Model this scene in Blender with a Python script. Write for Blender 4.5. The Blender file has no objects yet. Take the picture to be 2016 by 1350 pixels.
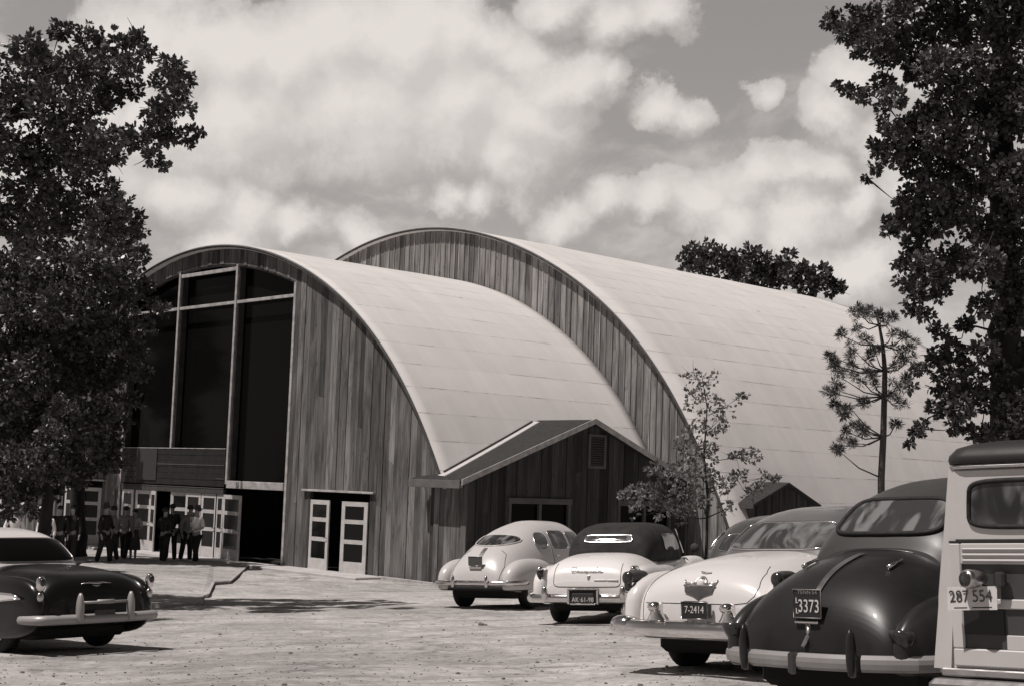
import bpy, math, random
import numpy as np
from mathutils import Vector, Matrix, noise as mnoise
random.seed(7); np.random.seed(7)
S = bpy.context.scene
COL = S.collection
rad = math.radians

# ------------------------------------------------------------------ camera
FPX, PITCH, ROLL, YAW = 2844.0, 0.0958956, 0.0345865, 0.8103406
CAM = np.array([41.79093, -25.61898, 2.326525])
_cy, _sy = math.cos(YAW), math.sin(YAW)
_F = np.array([-_sy*math.cos(PITCH), _cy*math.cos(PITCH), math.sin(PITCH)])
_r = np.array([_cy, _sy, 0.]); _u = np.cross(_r, _F)
_R = _r*math.cos(ROLL)+_u*math.sin(ROLL); _U = -_r*math.sin(ROLL)+_u*math.cos(ROLL)
cam = bpy.data.cameras.new('camera'); camo = bpy.data.objects.new('camera', cam); COL.objects.link(camo)
cam.sensor_width = 36; cam.lens = FPX/2016*36; cam.clip_end = 3000; cam.clip_start = 0.1
M = Matrix.Identity(4)
for i in range(3):
    M[i][0] = _R[i]; M[i][1] = _U[i]; M[i][2] = -_F[i]; M[i][3] = CAM[i]
camo.matrix_world = M
S.camera = camo
S.cycles.max_bounces = 7; S.cycles.diffuse_bounces = 3; S.cycles.transparent_max_bounces = 4
def P(px, py, d):
    """world point seen at photo pixel (px,py) at depth d metres"""
    return CAM + d*(_F + (px-1008)/FPX*_R - (py-675)/FPX*_U)
def onX(px, py, X):
    v = P(px, py, 1)-CAM; return CAM + v*(X-CAM[0])/v[0]
def onY(px, py, Y):
    v = P(px, py, 1)-CAM; return CAM + v*(Y-CAM[1])/v[1]
def gz(x, y):
    t = (x-14)/2.5
    sp = 2.5*(t if t > 20 else math.log1p(math.exp(t)))
    return -.5+.0565*min(sp, 40)-.11*math.exp(-((x-24)**2+(y+17.5)**2)/36)
def G(px, py):
    v = P(px, py, 1)-CAM; t = 20
    for _ in range(60):
        q = CAM+v*t; t += (gz(q[0], q[1])-q[2])/v[2]*.8
    return CAM+v*t

# ------------------------------------------------------------------ world, sun, exposure
SUN = np.array([-.16, -.42, .90]); SUN /= np.linalg.norm(SUN)
S.view_settings.view_transform = 'Standard'; S.view_settings.look = 'None'
S.view_settings.exposure = 0.0; S.view_settings.gamma = 1; S.view_settings.use_curve_mapping = False
W = bpy.data.worlds.new('World'); S.world = W; W.use_nodes = True
nt = W.node_tree; N = nt.nodes; L = nt.links; N.clear()
class NB:
    """tiny node builder"""
    def __init__(s, nt): s.nt = nt
    def n(s, t, **k):
        o = s.nt.nodes.new(t)
        for a, b in k.items():
            if a.startswith('i_'): o.inputs[int(a[2:]) if a[2:].isdigit() else a[2:].replace('_', ' ')].default_value = b
            else: setattr(o, a, b)
        return o
    def l(s, a, b): s.nt.links.new(a, b)
    def m(s, op, a, b=None, c=None, clamp=False):
        o = s.nt.nodes.new('ShaderNodeMath'); o.operation = op; o.use_clamp = clamp
        for i, v in enumerate((a, b, c)):
            if v is None: continue
            if isinstance(v, (int, float)): o.inputs[i].default_value = v
            else: s.l(v, o.inputs[i])
        return o.outputs[0]
    def vm(s, op, a, b=None):
        o = s.nt.nodes.new('ShaderNodeVectorMath'); o.operation = op
        for i, v in enumerate((a, b)):
            if v is None: continue
            if isinstance(v, (tuple, list)): o.inputs[i].default_value = v
            else: s.l(v, o.inputs[i])
        return o
    def mr(s, v, a, b, c=0., d=1., kind='SMOOTHSTEP'):
        o = s.nt.nodes.new('ShaderNodeMapRange'); o.interpolation_type = kind
        s.l(v, o.inputs[0])
        for i, q in zip((1, 2, 3, 4), (a, b, c, d)): o.inputs[i].default_value = q
        return o.outputs[0]
    def noise(s, vec, scale, detail=4, rough=.55, dist=0.):
        o = s.n('ShaderNodeTexNoise'); o.inputs['Scale'].default_value = scale
        o.inputs['Detail'].default_value = detail; o.inputs['Roughness'].default_value = rough
        o.inputs['Distortion'].default_value = dist
        if vec is not None: s.l(vec, o.inputs['Vector'])
        return o.outputs[0]
b = NB(nt)
sky = b.n('ShaderNodeTexSky', sky_type='NISHITA', sun_disc=False)
sky.sun_elevation = math.asin(SUN[2]); sky.sun_rotation = math.atan2(SUN[0], SUN[1])
sky.air_density = 1.0; sky.dust_density = 1.0
sep = b.n('ShaderNodeSeparateColor'); b.l(sky.outputs[0], sep.inputs[0])
# film with a yellow-red filter: the blue of the sky is recorded dark
skyv = b.m('ADD', b.m('MULTIPLY', sep.outputs[0], .75), b.m('MULTIPLY', sep.outputs[1], .25))
tc = b.n('ShaderNodeTexCoord')
dirv = b.vm('NORMALIZE', tc.outputs['Generated']).outputs[0]
sx = b.n('ShaderNodeSeparateXYZ'); b.l(dirv, sx.inputs[0])
LOBES = [(450,110,120),(560,130,130),(680,95,125),(800,90,140),(900,75,100),(960,95,85),(1015,125,75),(1080,160,80),(1150,160,62),(1200,148,42),(900,200,150),(1040,230,105),(700,220,150),(480,230,150),(1000,300,90),(300,100,140),(330,260,120),
  (1300,205,52),(1350,225,40),(1645,235,60),(1700,165,66),(1730,265,60),(1490,345,62),(1560,330,52),(1620,345,58),(1390,375,66),(1290,392,58),(1190,405,56),(1430,425,85),(1560,435,90),(1680,400,50),(1100,432,56),
  (1600,525,80),(1700,540,90),(1480,490,50),(350,380,90),(480,410,80),(585,440,66),(865,372,40),(930,385,44),(720,452,52),(450,480,80),(1010,352,60),(1100,15,60),(1220,48,60),(1310,25,60),(1500,180,34),(1850,330,120),(1900,120,120),(100,300,200)]
def lobes(vec):
    st = b.vm('MULTIPLY', vec, (1, 1, 1.25)).outputs[0]; tot = None
    for (px, py, r) in LOBES:
        d = P(px, py, 1)-CAM; d = d/np.linalg.norm(d); r = r/FPX
        dist = b.vm('DISTANCE', st, (d[0], d[1], d[2]*1.25)).outputs['Value']
        v = b.m('SUBTRACT', 1., b.m('DIVIDE', dist, r*1.32)); v = b.m('MAXIMUM', b.m('MULTIPLY', v, min(1.2, .45+r*18)), -1.)
        tot = v if tot is None else b.m('SMOOTH_MAX', tot, v, .28)
    return tot
def warp(vec, sc, amt, det):
    w = b.n('ShaderNodeTexNoise'); w.inputs['Scale'].default_value = sc; w.inputs['Detail'].default_value = det; w.inputs['Roughness'].default_value = .62; b.l(vec, w.inputs['Vector'])
    wv = b.vm('SCALE', b.vm('SUBTRACT', w.outputs['Color'], (.5, .5, .5)).outputs[0]); wv.inputs['Scale'].default_value = amt
    return b.vm('ADD', vec, wv.outputs[0]).outputs[0]
def field(vec):
    puff = b.n('ShaderNodeTexVoronoi'); puff.inputs['Scale'].default_value = 26.; b.l(warp(vec, 30., .02, 4), puff.inputs['Vector'])
    p2 = b.m('MULTIPLY', b.m('SUBTRACT', .30, b.m('POWER', puff.outputs['Distance'], 2.)), .12)
    wide = b.mr(b.noise(b.vm('MULTIPLY', vec, (1, 1, 2.)).outputs[0], 5., 5, .55), .5, .8, -1., .5, 'LINEAR')
    return b.m('ADD', b.m('ADD', b.m('SMOOTH_MAX', lobes(warp(vec, 18., .055, 7)), wide, .1), p2), b.m('MULTIPLY', b.m('SUBTRACT', b.noise(vec, 30., 9, .66), .5), .50))
den = field(dirv)
den2 = field(b.vm('NORMALIZE', b.vm('ADD', dirv, (-.004, -.012, .016)).outputs[0]).outputs[0])
cover = b.mr(den, -.06, .13)
relief = b.m('MINIMUM', b.m('MAXIMUM', b.m('SUBTRACT', den, den2), -.30), .30)           # lit tops, grey bases
bright = b.m('ADD', b.mr(den, -.1, .75, 4.5, 6.7), b.m('MULTIPLY', relief, 2.5))
# clouds stand ahead; unseen sky overhead and behind darkened to cut ambient light
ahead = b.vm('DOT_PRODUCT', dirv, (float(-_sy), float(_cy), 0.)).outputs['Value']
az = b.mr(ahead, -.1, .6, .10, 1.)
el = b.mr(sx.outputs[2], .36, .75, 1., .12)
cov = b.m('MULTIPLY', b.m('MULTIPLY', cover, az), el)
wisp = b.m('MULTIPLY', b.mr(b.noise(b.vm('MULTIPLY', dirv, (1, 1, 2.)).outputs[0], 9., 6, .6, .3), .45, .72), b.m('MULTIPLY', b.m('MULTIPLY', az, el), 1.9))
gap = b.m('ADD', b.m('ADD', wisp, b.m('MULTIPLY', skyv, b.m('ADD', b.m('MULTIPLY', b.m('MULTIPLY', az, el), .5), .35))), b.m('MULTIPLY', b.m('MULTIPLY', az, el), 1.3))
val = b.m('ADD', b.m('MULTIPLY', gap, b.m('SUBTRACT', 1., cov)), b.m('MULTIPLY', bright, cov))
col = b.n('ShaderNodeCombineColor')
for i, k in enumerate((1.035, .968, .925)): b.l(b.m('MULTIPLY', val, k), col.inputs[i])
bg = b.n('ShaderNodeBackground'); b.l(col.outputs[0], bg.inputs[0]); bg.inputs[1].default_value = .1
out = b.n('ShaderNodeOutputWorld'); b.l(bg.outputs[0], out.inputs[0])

sl = bpy.data.lights.new('sun', 'SUN'); sl.energy = 4.2; sl.angle = rad(.53); sl.color = (1, .93, .885)
so = bpy.data.objects.new('sun', sl); COL.objects.link(so); so.location = (0, 0, 40)
so.rotation_euler = Vector(SUN).to_track_quat('Z', 'Y').to_euler()

# ------------------------------------------------------------------ helpers
def mat(name, v, rough=.7, metal=0., spec=.4, var=0., vscale=3., bump=0., bscale=40., coat=0., stretch=None, detail=5):
    m = bpy.data.materials.new(name); m.use_nodes = True; q = NB(m.node_tree)
    p = m.node_tree.nodes['Principled BSDF']
    p.inputs['Roughness'].default_value = rough; p.inputs['Metallic'].default_value = metal
    p.inputs['Specular IOR Level'].default_value = spec; p.inputs['Coat Weight'].default_value = coat
    p.inputs['Coat Roughness'].default_value = .06
    c = (v*1.02, v*.985, v*.98) if not isinstance(v, tuple) else v
    p.inputs['Base Color'].default_value = (*c, 1)
    if var or bump:
        t = q.n('ShaderNodeTexCoord').outputs['Object']
        if stretch: t = q.vm('MULTIPLY', t, stretch).outputs[0]
    if var:
        n = q.noise(t, vscale, detail, .6)
        f = q.mr(n, .3, .7, 1-var, 1+var, 'LINEAR')
        mx = q.vm('SCALE', c); q.l(f, mx.inputs['Scale']); q.l(mx.outputs[0], p.inputs['Base Color'])
        q.l(q.mr(n, .3, .7, min(1, rough+.08), max(.03, rough-.08), 'LINEAR'), p.inputs['Roughness'])
    if bump:
        bn = q.n('ShaderNodeBump'); bn.inputs['Strength'].default_value = bump; bn.inputs['Distance'].default_value = .02
        q.l(q.noise(t, bscale, 5, .6), bn.inputs['Height']); q.l(bn.outputs[0], p.inputs['Normal'])
    return m
def mk(name, verts, faces, material, parent=None, smooth=False, kind=None, label=None, cat=None, group=None):
    me = bpy.data.meshes.new(name)
    me.from_pydata([tuple(map(float, v)) for v in verts], [], [tuple(f) for f in faces]); me.validate()
    if smooth: me.polygons.foreach_set('use_smooth', [True]*len(me.polygons))
    if material: me.materials.append(material)
    o = bpy.data.objects.new(name, me); COL.objects.link(o)
    if parent is not None: o.parent = parent
    if kind: o['kind'] = kind
    if label: o['label'] = label
    if cat: o['category'] = cat
    if group: o['group'] = group
    return o
def thing(name, label, cat, mw=None, group=None):
    o = bpy.data.objects.new(name, None); COL.objects.link(o); o.empty_display_size = .3
    if mw is not None: o.matrix_world = mw
    o['label'] = label; o['category'] = cat
    if group: o['group'] = group
    return o
class MB:
    """collects geometry for one mesh"""
    def __init__(s): s.v = []; s.f = []; s.starts = []
    def add(s, v, f):
        s.starts.append((len(s.v), len(s.f))); k = len(s.v); s.v += [tuple(map(float, p)) for p in v]; s.f += [tuple(i+k for i in q) for q in f]; return s
    def box(s, a, c):
        x0, y0, z0 = a; x1, y1, z1 = c
        return s.add([(x0,y0,z0),(x1,y0,z0),(x1,y1,z0),(x0,y1,z0),(x0,y0,z1),(x1,y0,z1),(x1,y1,z1),(x0,y1,z1)],
              [(3,2,1,0),(4,5,6,7),(0,1,5,4),(1,2,6,5),(2,3,7,6),(3,0,4,7)])
    def bevbox(s, a, c, r=.01):
        x0, y0, z0 = a; x1, y1, z1 = c
        v = []; f = []
        r = min(r, abs(x1-x0)*.45, abs(y1-y0)*.45, abs(z1-z0)*.45)
        for (zz, ins) in ((z0, r), (z0+r, 0), (z1-r, 0), (z1, r)):
            X0, X1, Y0, Y1 = x0+ins, x1-ins, y0+ins, y1-ins
            q = r if ins == 0 else r*.5
            v += [(X0+q,Y0,zz),(X1-q,Y0,zz),(X1,Y0+q,zz),(X1,Y1-q,zz),(X1-q,Y1,zz),(X0+q,Y1,zz),(X0,Y1-q,zz),(X0,Y0+q,zz)]
        for k in range(3):
            for i in range(8): f.append((k*8+i, k*8+(i+1) % 8, k*8+8+(i+1) % 8, k*8+8+i))
        f.append(tuple(range(7, -1, -1))); f.append(tuple(range(24, 32)))
        return s.add(v, f)
    def obox(s, c, ax, ay, az, hx, hy, hz):
        c, ax, ay, az = map(np.array, (c, ax, ay, az)); v = []
        for dz in (-hz, hz):
            for dx, dy in ((-hx,-hy),(hx,-hy),(hx,hy),(-hx,hy)): v.append(c+ax*dx+ay*dy+az*dz)
        return s.add(v, [(3,2,1,0),(4,5,6,7),(0,1,5,4),(1,2,6,5),(2,3,7,6),(3,0,4,7)])
    def tube(s, pts, r, n=8, cap=True):
        pts = [np.array(p, float) for p in pts]; rs = r if isinstance(r, (list, tuple, np.ndarray)) else [r]*len(pts)
        v = []; f = []; ref = None
        for i, p in enumerate(pts):
            t = pts[min(i+1, len(pts)-1)]-pts[max(i-1, 0)]; t = t/(np.linalg.norm(t)+1e-9)
            if ref is None: ref = np.array((0, 0, 1.)) if abs(t[2]) < .9 else np.array((1., 0, 0))
            a = np.cross(t, ref); a /= np.linalg.norm(a)+1e-9; c = np.cross(a, t); ref = c
            for k in range(n):
                an = 2*math.pi*k/n; v.append(p+(a*math.cos(an)+c*math.sin(an))*rs[i])
        for i in range(len(pts)-1):
            for k in range(n): f.append((i*n+k, i*n+(k+1) % n, (i+1)*n+(k+1) % n, (i+1)*n+k))
        if cap: f.append(tuple(range(n-1, -1, -1))); f.append(tuple(range((len(pts)-1)*n, len(pts)*n)))
        return s.add(v, f)
    def lathe(s, prof, o, axis, n=20):
        """prof: list of (r, h) along axis"""
        o = np.array(o, float); t = np.array(axis, float); t /= np.linalg.norm(t)
        ref = np.array((0, 0, 1.)) if abs(t[2]) < .9 else np.array((1., 0, 0))
        a = np.cross(t, ref); a /= np.linalg.norm(a); c = np.cross(a, t); v = []; f = []
        for (r, h) in prof:
            for k in range(n):
                an = 2*math.pi*k/n; v.append(o+t*h+(a*math.cos(an)+c*math.sin(an))*max(r, 1e-4))
        for i in range(len(prof)-1):
            for k in range(n): f.append((i*n+k, (i+1)*n+k, (i+1)*n+(k+1) % n, i*n+(k+1) % n))
        return s.add(v, f)
    def ell(s, c, r, e=2., nu=18, nv=28, zcut=None):
        """superellipsoid"""
        v = []; f = []; sg = lambda x, p: math.copysign(abs(x)**p, x)
        for i in range(nu+1):
            a = -math.pi/2+math.pi*i/nu
            for j in range(nv):
                w = 2*math.pi*j/nv
                p = (c[0]+r[0]*sg(math.cos(a), 2/e)*sg(math.cos(w), 2/e), c[1]+r[1]*sg(math.cos(a), 2/e)*sg(math.sin(w), 2/e), c[2]+r[2]*sg(math.sin(a), 2/e))
                if zcut is not None and p[2] < zcut: p = (p[0], p[1], zcut)
                v.append(p)
        for i in range(nu):
            for j in range(nv): f.append((i*nv+j, i*nv+(j+1) % nv, (i+1)*nv+(j+1) % nv, (i+1)*nv+j))
        return s.add(v, f)
    def sweep(s, path, sec, closed=False):
        """sec: (out, up) offsets; out = right-hand normal of path in plan"""
        v = []; f = []; n = len(sec); path = [np.array(p, float) for p in path]
        for i, p in enumerate(path):
            t = path[min(i+1, len(path)-1)]-path[max(i-1, 0)]; t[2] = 0; t /= np.linalg.norm(t)+1e-9
            o = np.array((t[1], -t[0], 0.))
            for a, h in sec: v.append(p+o*a+np.array((0, 0, h)))
        for i in range(len(path)-1):
            for k in range(n): f.append((i*n+k, i*n+(k+1) % n, (i+1)*n+(k+1) % n, (i+1)*n+k))
        f.append(tuple(range(n-1, -1, -1))); f.append(tuple(range((len(path)-1)*n, len(path)*n)))
        return s.add(v, f)
    def build_each(s, name, material, parent, smooth=False):
        """one object per added piece"""
        st = s.starts+[(len(s.v), len(s.f))]
        for (a, c), (a2, c2) in zip(st, st[1:]): mk(name, s.v[a:a2], [tuple(i-a for i in q) for q in s.f[c:c2]], material, parent, smooth)
    def build(s, name, material, parent=None, smooth=False, **k): return mk(name, s.v, s.f, material, parent, smooth, **k)

# ------------------------------------------------------------------ materials
M_ground = None
def wood_mat(name, lo, hi, dark_stain=.5, spec=.2):
    m = bpy.data.materials.new(name); m.use_nodes = True; q = NB(m.node_tree); p = m.node_tree.nodes['Principled BSDF']
    at = q.n('ShaderNodeAttribute'); at.attribute_name = 'tone'
    sp = q.n('ShaderNodeSeparateColor'); q.l(at.outputs['Color'], sp.inputs[0])
    t = q.n('ShaderNodeTexCoord').outputs['Object']
    off = q.n('ShaderNodeCombineXYZ'); q.l(q.m('MULTIPLY', sp.outputs[1], 40.), off.inputs[2]); q.l(q.m('MULTIPLY', sp.outputs[1], 17.), off.inputs[0])
    tv = q.vm('ADD', t, off.outputs[0]).outputs[0]
    grain = q.noise(q.vm('MULTIPLY', tv, (26, 26, .9)).outputs[0], 1., 6, .65, .3)
    stain = q.noise(q.vm('MULTIPLY', tv, (2.5, 2.5, .55)).outputs[0], 1., 5, .6, .6)
    knot = q.n('ShaderNodeTexVoronoi'); knot.inputs['Scale'].default_value = 1.; q.l(q.vm('MULTIPLY', tv, (5.5, 5.5, 1.6)).outputs[0], knot.inputs['Vector'])
    kn = q.mr(knot.outputs['Distance'], .06, .14, .45, 1.)
    base = q.m('ADD', q.m('MULTIPLY', sp.outputs[0], hi-lo), lo)
    v = q.m('MULTIPLY', q.m('MULTIPLY', base, q.mr(grain, .3, .7, .52, 1.38, 'LINEAR')), q.mr(stain, .3, .62, 1-dark_stain, 1.12))
    v = q.m('MULTIPLY', v, kn)
    c = q.n('ShaderNodeCombineColor')
    for i, k in enumerate((1.02, .985, .97)): q.l(q.m('MULTIPLY', v, k), c.inputs[i])
    q.l(c.outputs[0], p.inputs['Base Color']); p.inputs['Roughness'].default_value = .85; p.inputs['Specular IOR Level'].default_value = spec
    bn = q.n('ShaderNodeBump'); bn.inputs['Strength'].default_value = .5; bn.inputs['Distance'].default_value = .01
    q.l(grain, bn.inputs['Height']); q.l(bn.outputs[0], p.inputs['Normal'])
    return m
m_wood = wood_mat('weathered planks', .045, .225)
m_woodb = wood_mat('upper planks', .10, .32, .42)
m_wooda = wood_mat('shade-toned gable planks', .025, .07, .3)  # darker than the annex side boards: gable shade put into the colour
m_trim = mat('pale trim boards', .38, .7, var=.35, vscale=4, bump=.2)
m_post = mat('dark posts', .05, .8, var=.3)
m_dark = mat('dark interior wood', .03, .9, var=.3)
m_door = mat('pale painted door', .5, .6, var=.15, vscale=6)
m_black = mat('black rubber', .012, .75, var=.3, vscale=20)
m_under = mat('underbody', .01, .9)
m_winglass = mat('dark window glass', .005, .12, spec=.04)
m_flash = mat('metal flashing', .5, .55, var=.12)
m_annexroof = mat('dark rolled roofing', .024, .85, var=.25, vscale=8, bump=.3)
def roof_mat():
    m = bpy.data.materials.new('white roll roofing'); m.use_nodes = True; q = NB(m.node_tree); p = m.node_tree.nodes['Principled BSDF']
    uv = q.n('ShaderNodeUVMap').outputs[0]; sp = q.n('ShaderNodeSeparateXYZ'); q.l(uv, sp.inputs[0])
    U, V = sp.outputs[0], sp.outputs[1]
    wob = q.m('MULTIPLY', q.m('SUBTRACT', q.noise(uv, .45, 3), .5), .05)
    vv = q.m('DIVIDE', q.m('ADD', V, wob), .92)
    row = q.m('FLOOR', vv); fr = q.m('SUBTRACT', vv, row)
    cell = q.n('ShaderNodeCombineXYZ'); q.l(q.m('MULTIPLY', U, .55), cell.inputs[0]); q.l(q.m('MULTIPLY', row, 7.3), cell.inputs[1])
    br = q.mr(q.noise(cell.outputs[0], 1.1, 5, .75), .44, .60, .04, .85)
    line = q.m('MULTIPLY', q.m('LESS_THAN', fr, .027), br)
    lap = q.m('MULTIPLY', q.mr(fr, .0, .10, .06, 0.), 1.)
    cell2 = q.n('ShaderNodeCombineXYZ'); q.l(q.m('MULTIPLY', U, .12), cell2.inputs[0]); q.l(q.m('MULTIPLY', row, 3.1), cell2.inputs[1])
    rowv = q.mr(q.noise(cell2.outputs[0], 1., 2), .3, .7, .95, 1.05, 'LINEAR')
    blot = q.mr(q.noise(uv, .8, 5, .6), .3, .7, .95, 1.04, 'LINEAR')
    st = q.n('ShaderNodeCombineXYZ'); q.l(q.m('MULTIPLY', U, 2.2), st.inputs[0]); q.l(q.m('MULTIPLY', V, .25), st.inputs[1])
    streak = q.mr(q.noise(st.outputs[0], 1., 5, .6), .3, .7, .955, 1.04, 'LINEAR')
    vor = q.n('ShaderNodeTexVoronoi'); vor.inputs['Scale'].default_value = .55; q.l(uv, vor.inputs['Vector'])
    spot = q.mr(vor.outputs['Distance'], .03, .06, .6, 1.)
    v = q.m('MULTIPLY', q.m('MULTIPLY', q.m('MULTIPLY', rowv, blot), streak), .61)
    v = q.m('MULTIPLY', v, spot)
    v = q.m('MULTIPLY', v, q.m('SUBTRACT', q.m('SUBTRACT', 1., q.m('MULTIPLY', line, .62)), lap))
    c = q.n('ShaderNodeCombineColor')
    for i, k in enumerate((1.02, .985, .975)): q.l(q.m('MULTIPLY', v, k), c.inputs[i])
    q.l(c.outputs[0], p.inputs['Base Color']); p.inputs['Roughness'].default_value = .8; p.inputs['Specular IOR Level'].default_value = .25
    bn = q.n('ShaderNodeBump'); bn.inputs['Strength'].default_value = .25; bn.inputs['Distance'].default_value = .03
    q.l(q.m('ADD', q.noise(uv, 1.6, 5, .6), q.m('MULTIPLY', line, -1.)), bn.inputs['Height']); q.l(bn.outputs[0], p.inputs['Normal'])
    return m
m_roof = roof_mat()
def ground_mat():
    m = bpy.data.materials.new('sandy dirt'); m.use_nodes = True; q = NB(m.node_tree); p = m.node_tree.nodes['Principled BSDF']
    t = q.n('ShaderNodeTexCoord').outputs['Object']
    big = q.noise(q.vm('MULTIPLY', t, (.16, .16, .16)).outputs[0], 1., 5, .6, .5)
    mid = q.noise(q.vm('MULTIPLY', t, (1.1, 1.1, 1)).outputs[0], 1., 6, .62, .8)
    fine = q.noise(t, 9., 8, .72)
    grit = q.noise(t, 60., 4, .7)
    vor = q.n('ShaderNodeTexVoronoi'); vor.inputs['Scale'].default_value = 3.1; q.l(t, vor.inputs['Vector'])
    vn = q.noise(t, 1.7, 3)
    peb = q.mr(q.m('SUBTRACT', vor.outputs['Distance'], q.m('MULTIPLY', q.mr(vn, .45, .7), .13)), .0, .05, .42, 1.)
    v = q.m('MULTIPLY', q.mr(big, .32, .68, .32, .44), q.mr(mid, .34, .66, .82, 1.12))
    v = q.m('MULTIPLY', v, q.mr(fine, .3, .62, .66, 1.16, 'LINEAR'))
    v = q.m('MULTIPLY', v, q.mr(grit, .3, .7, .84, 1.14, 'LINEAR'))
    dk = q.mr(q.noise(q.vm('MULTIPLY', t, (.5, .8, 1)).outputs[0], 1., 7, .7, 1.), .56, .68, 1., .6)
    rv = q.n('ShaderNodeVectorRotate'); rv.rotation_type = 'Z_AXIS'; rv.inputs['Angle'].default_value = -.81; q.l(t, rv.inputs['Vector'])
    tr = q.mr(q.noise(q.vm('MULTIPLY', rv.outputs[0], (.22, 1.7, 1)).outputs[0], 1., 6, .6, .4), .36, .6, .84, 1.05)
    tr2 = q.mr(q.noise(q.vm('MULTIPLY', rv.outputs[0], (1.4, 3.6, 1)).outputs[0], 1., 6, .65, .5), .56, .70, 1., .66)
    v = q.m('MULTIPLY', q.m('MULTIPLY', q.m('MULTIPLY', q.m('MULTIPLY', v, peb), dk), tr), tr2)
    c = q.n('ShaderNodeCombineColor')
    for i, k in enumerate((1.02, .985, .97)): q.l(q.m('MULTIPLY', v, k), c.inputs[i])
    q.l(c.outputs[0], p.inputs['Base Color']); p.inputs['Roughness'].default_value = .95; p.inputs['Specular IOR Level'].default_value = .1
    bn = q.n('ShaderNodeBump'); bn.inputs['Strength'].default_value = .55; bn.inputs['Distance'].default_value = .035
    q.l(q.m('ADD', fine, q.m('MULTIPLY', grit, .25)), bn.inputs['Height']); q.l(bn.outputs[0], p.inputs['Normal'])
    return m
m_ground = ground_mat()

# ------------------------------------------------------------------ ground
def bumps(x, y):
    return .05*mnoise.noise(Vector((x*.35, y*.35, 0)))+.022*mnoise.noise(Vector((x*1.4, y*1.4, 3)))+.010*mnoise.noise(Vector((x*4, y*4, 9)))
def axis_pts(c, lo, hi):
    a = [c]; st = .16
    while a[-1] < hi: st = min(st*1.035, 40) if a[-1]-c > 14 else st; a.append(a[-1]+st)
    d = [c]; st = .16
    while d[-1] > lo: st = min(st*1.035, 40) if c-d[-1] > 14 else st; d.append(d[-1]-st)
    return sorted(set(a+d))
gxs = axis_pts(28., -900, 900); gys = axis_pts(-12., -900, 900)
vs = []
for y in gys:
    for x in gxs:
        r = math.hypot(x-28, y+12)
        vs.append((x, y, gz(x, y)+(bumps(x, y) if r < 45 else 0)*(1 if x > 14.5 or y < -2 else .3)))
nx = len(gxs); fs = [(j*nx+i, j*nx+i+1, (j+1)*nx+i+1, (j+1)*nx+i) for j in range(len(gys)-1) for i in range(nx-1)]
mk('ground', vs, fs, m_ground, smooth=True, kind='structure')

# ------------------------------------------------------------------ the arched hall
def prof1(x): t = x/10; return 9.7916-3.5562*t*t+.0685*t**4-.50346*t**6
def prof2(x): t = x/10; return 11.6753-3.4847*t*t+.38863*t**4-.34208*t**6
LEN1, LEN2 = 8.859, 29.69
hall = thing('arched_hall', 'plank-fronted assembly hall with two white arched roofs, tall dark window and gabled annex', 'hall')
def tone_attr(o, tones):
    a = o.data.color_attributes.new('tone', 'FLOAT_COLOR', 'POINT')
    a.data.foreach_set('color', np.array(tones, 'f').ravel())
def boards(name, widths, u0, u1, top, bottom, place, material, parent, openings=(), brk=(), batten=None, thick=.03, label=None):
    """vertical boards; place(u, z, out) -> world"""
    edges = [u0]; brk = sorted(list(brk)+[u1])
    while edges[-1] < u1-1e-6:
        nxt = edges[-1]+random.uniform(*widths)
        for q in brk:
            if edges[-1] < q-1e-6 and nxt > q-.06: nxt = q; break
        edges.append(nxt)
    V = []; Fc = []; T = []
    def slab(a, c, z0a, z0c, z1a, z1c, o0, o1, tone):
        k = len(V)
        V.extend([place(a, z0a, o0), place(c, z0c, o0), place(c, z1c, o0), place(a, z1a, o0), place(a, z0a, o1), place(c, z0c, o1), place(c, z1c, o1), place(a, z1a, o1)])
        Fc.extend([(k,k+1,k+2,k+3),(k+7,k+6,k+5,k+4),(k,k+4,k+5,k+1),(k+1,k+5,k+6,k+2),(k+2,k+6,k+7,k+3),(k+3,k+7,k+4,k)])
        T.extend([tone]*8)
    for i in range(len(edges)-1):
        a, c = edges[i], edges[i+1]; mid = (a+c)/2; gap = .004
        tone = (min(1, max(0, random.gauss(.5, .22))), random.random(), 0, 1)
        iv = [(None, None)]
        zb = bottom(mid); zt = top(mid)
        cuts = [(o[2](mid) if callable(o[2]) else o[2], o[3](mid) if callable(o[3]) else o[3], o) for o in openings if o[0]-1e-4 < mid < o[1]+1e-4]
        segs = []; lo = zb; lof = bottom
        for z0, z1, o in sorted(cuts, key=lambda q: q[0]):
            if z0 > lo+.02: segs.append((lof, (o[2] if callable(o[2]) else (lambda x, z=o[2]: z))))
            lo = z1; lof = o[3] if callable(o[3]) else (lambda x, z=o[3]: z)
        if lo < zt-.02: segs.append((lof, top))
        pr = random.choice((0, 0, .022)) if batten is None else random.uniform(0, .008)
        for fb, ft in segs:
            # some boards are pieced
            zs = [0, 1]
            if batten is None and random.random() < .35 and ft(mid)-fb(mid) > 2: zs = [0, random.uniform(.2, .8), 1]
            for s0, s1 in zip(zs, zs[1:]):
                z = lambda x, s: fb(x)+(ft(x)-fb(x))*s
                tn = tone if s0 == 0 else (min(1, max(0, tone[0]+random.uniform(-.3, .3))), random.random(), 0, 1)
                slab(a+gap, c-gap, z(a+gap, s0), z(c-gap, s0), z(a+gap, s1)-.004, z(c-gap, s1)-.004, -thick+.003*random.random(), pr+.0015*random.random(), tn)
            if batten and i > 0:
                bt = (min(1, max(0, random.gauss(.55, .25))), random.random(), 0, 1)
                slab(a-batten/2, a+batten/2, fb(a), fb(a), ft(a)-.006, ft(a)-.006, .0085, .03, bt)
    o = mk(name, V, Fc, material, parent, label=label); tone_attr(o, T); return o
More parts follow.
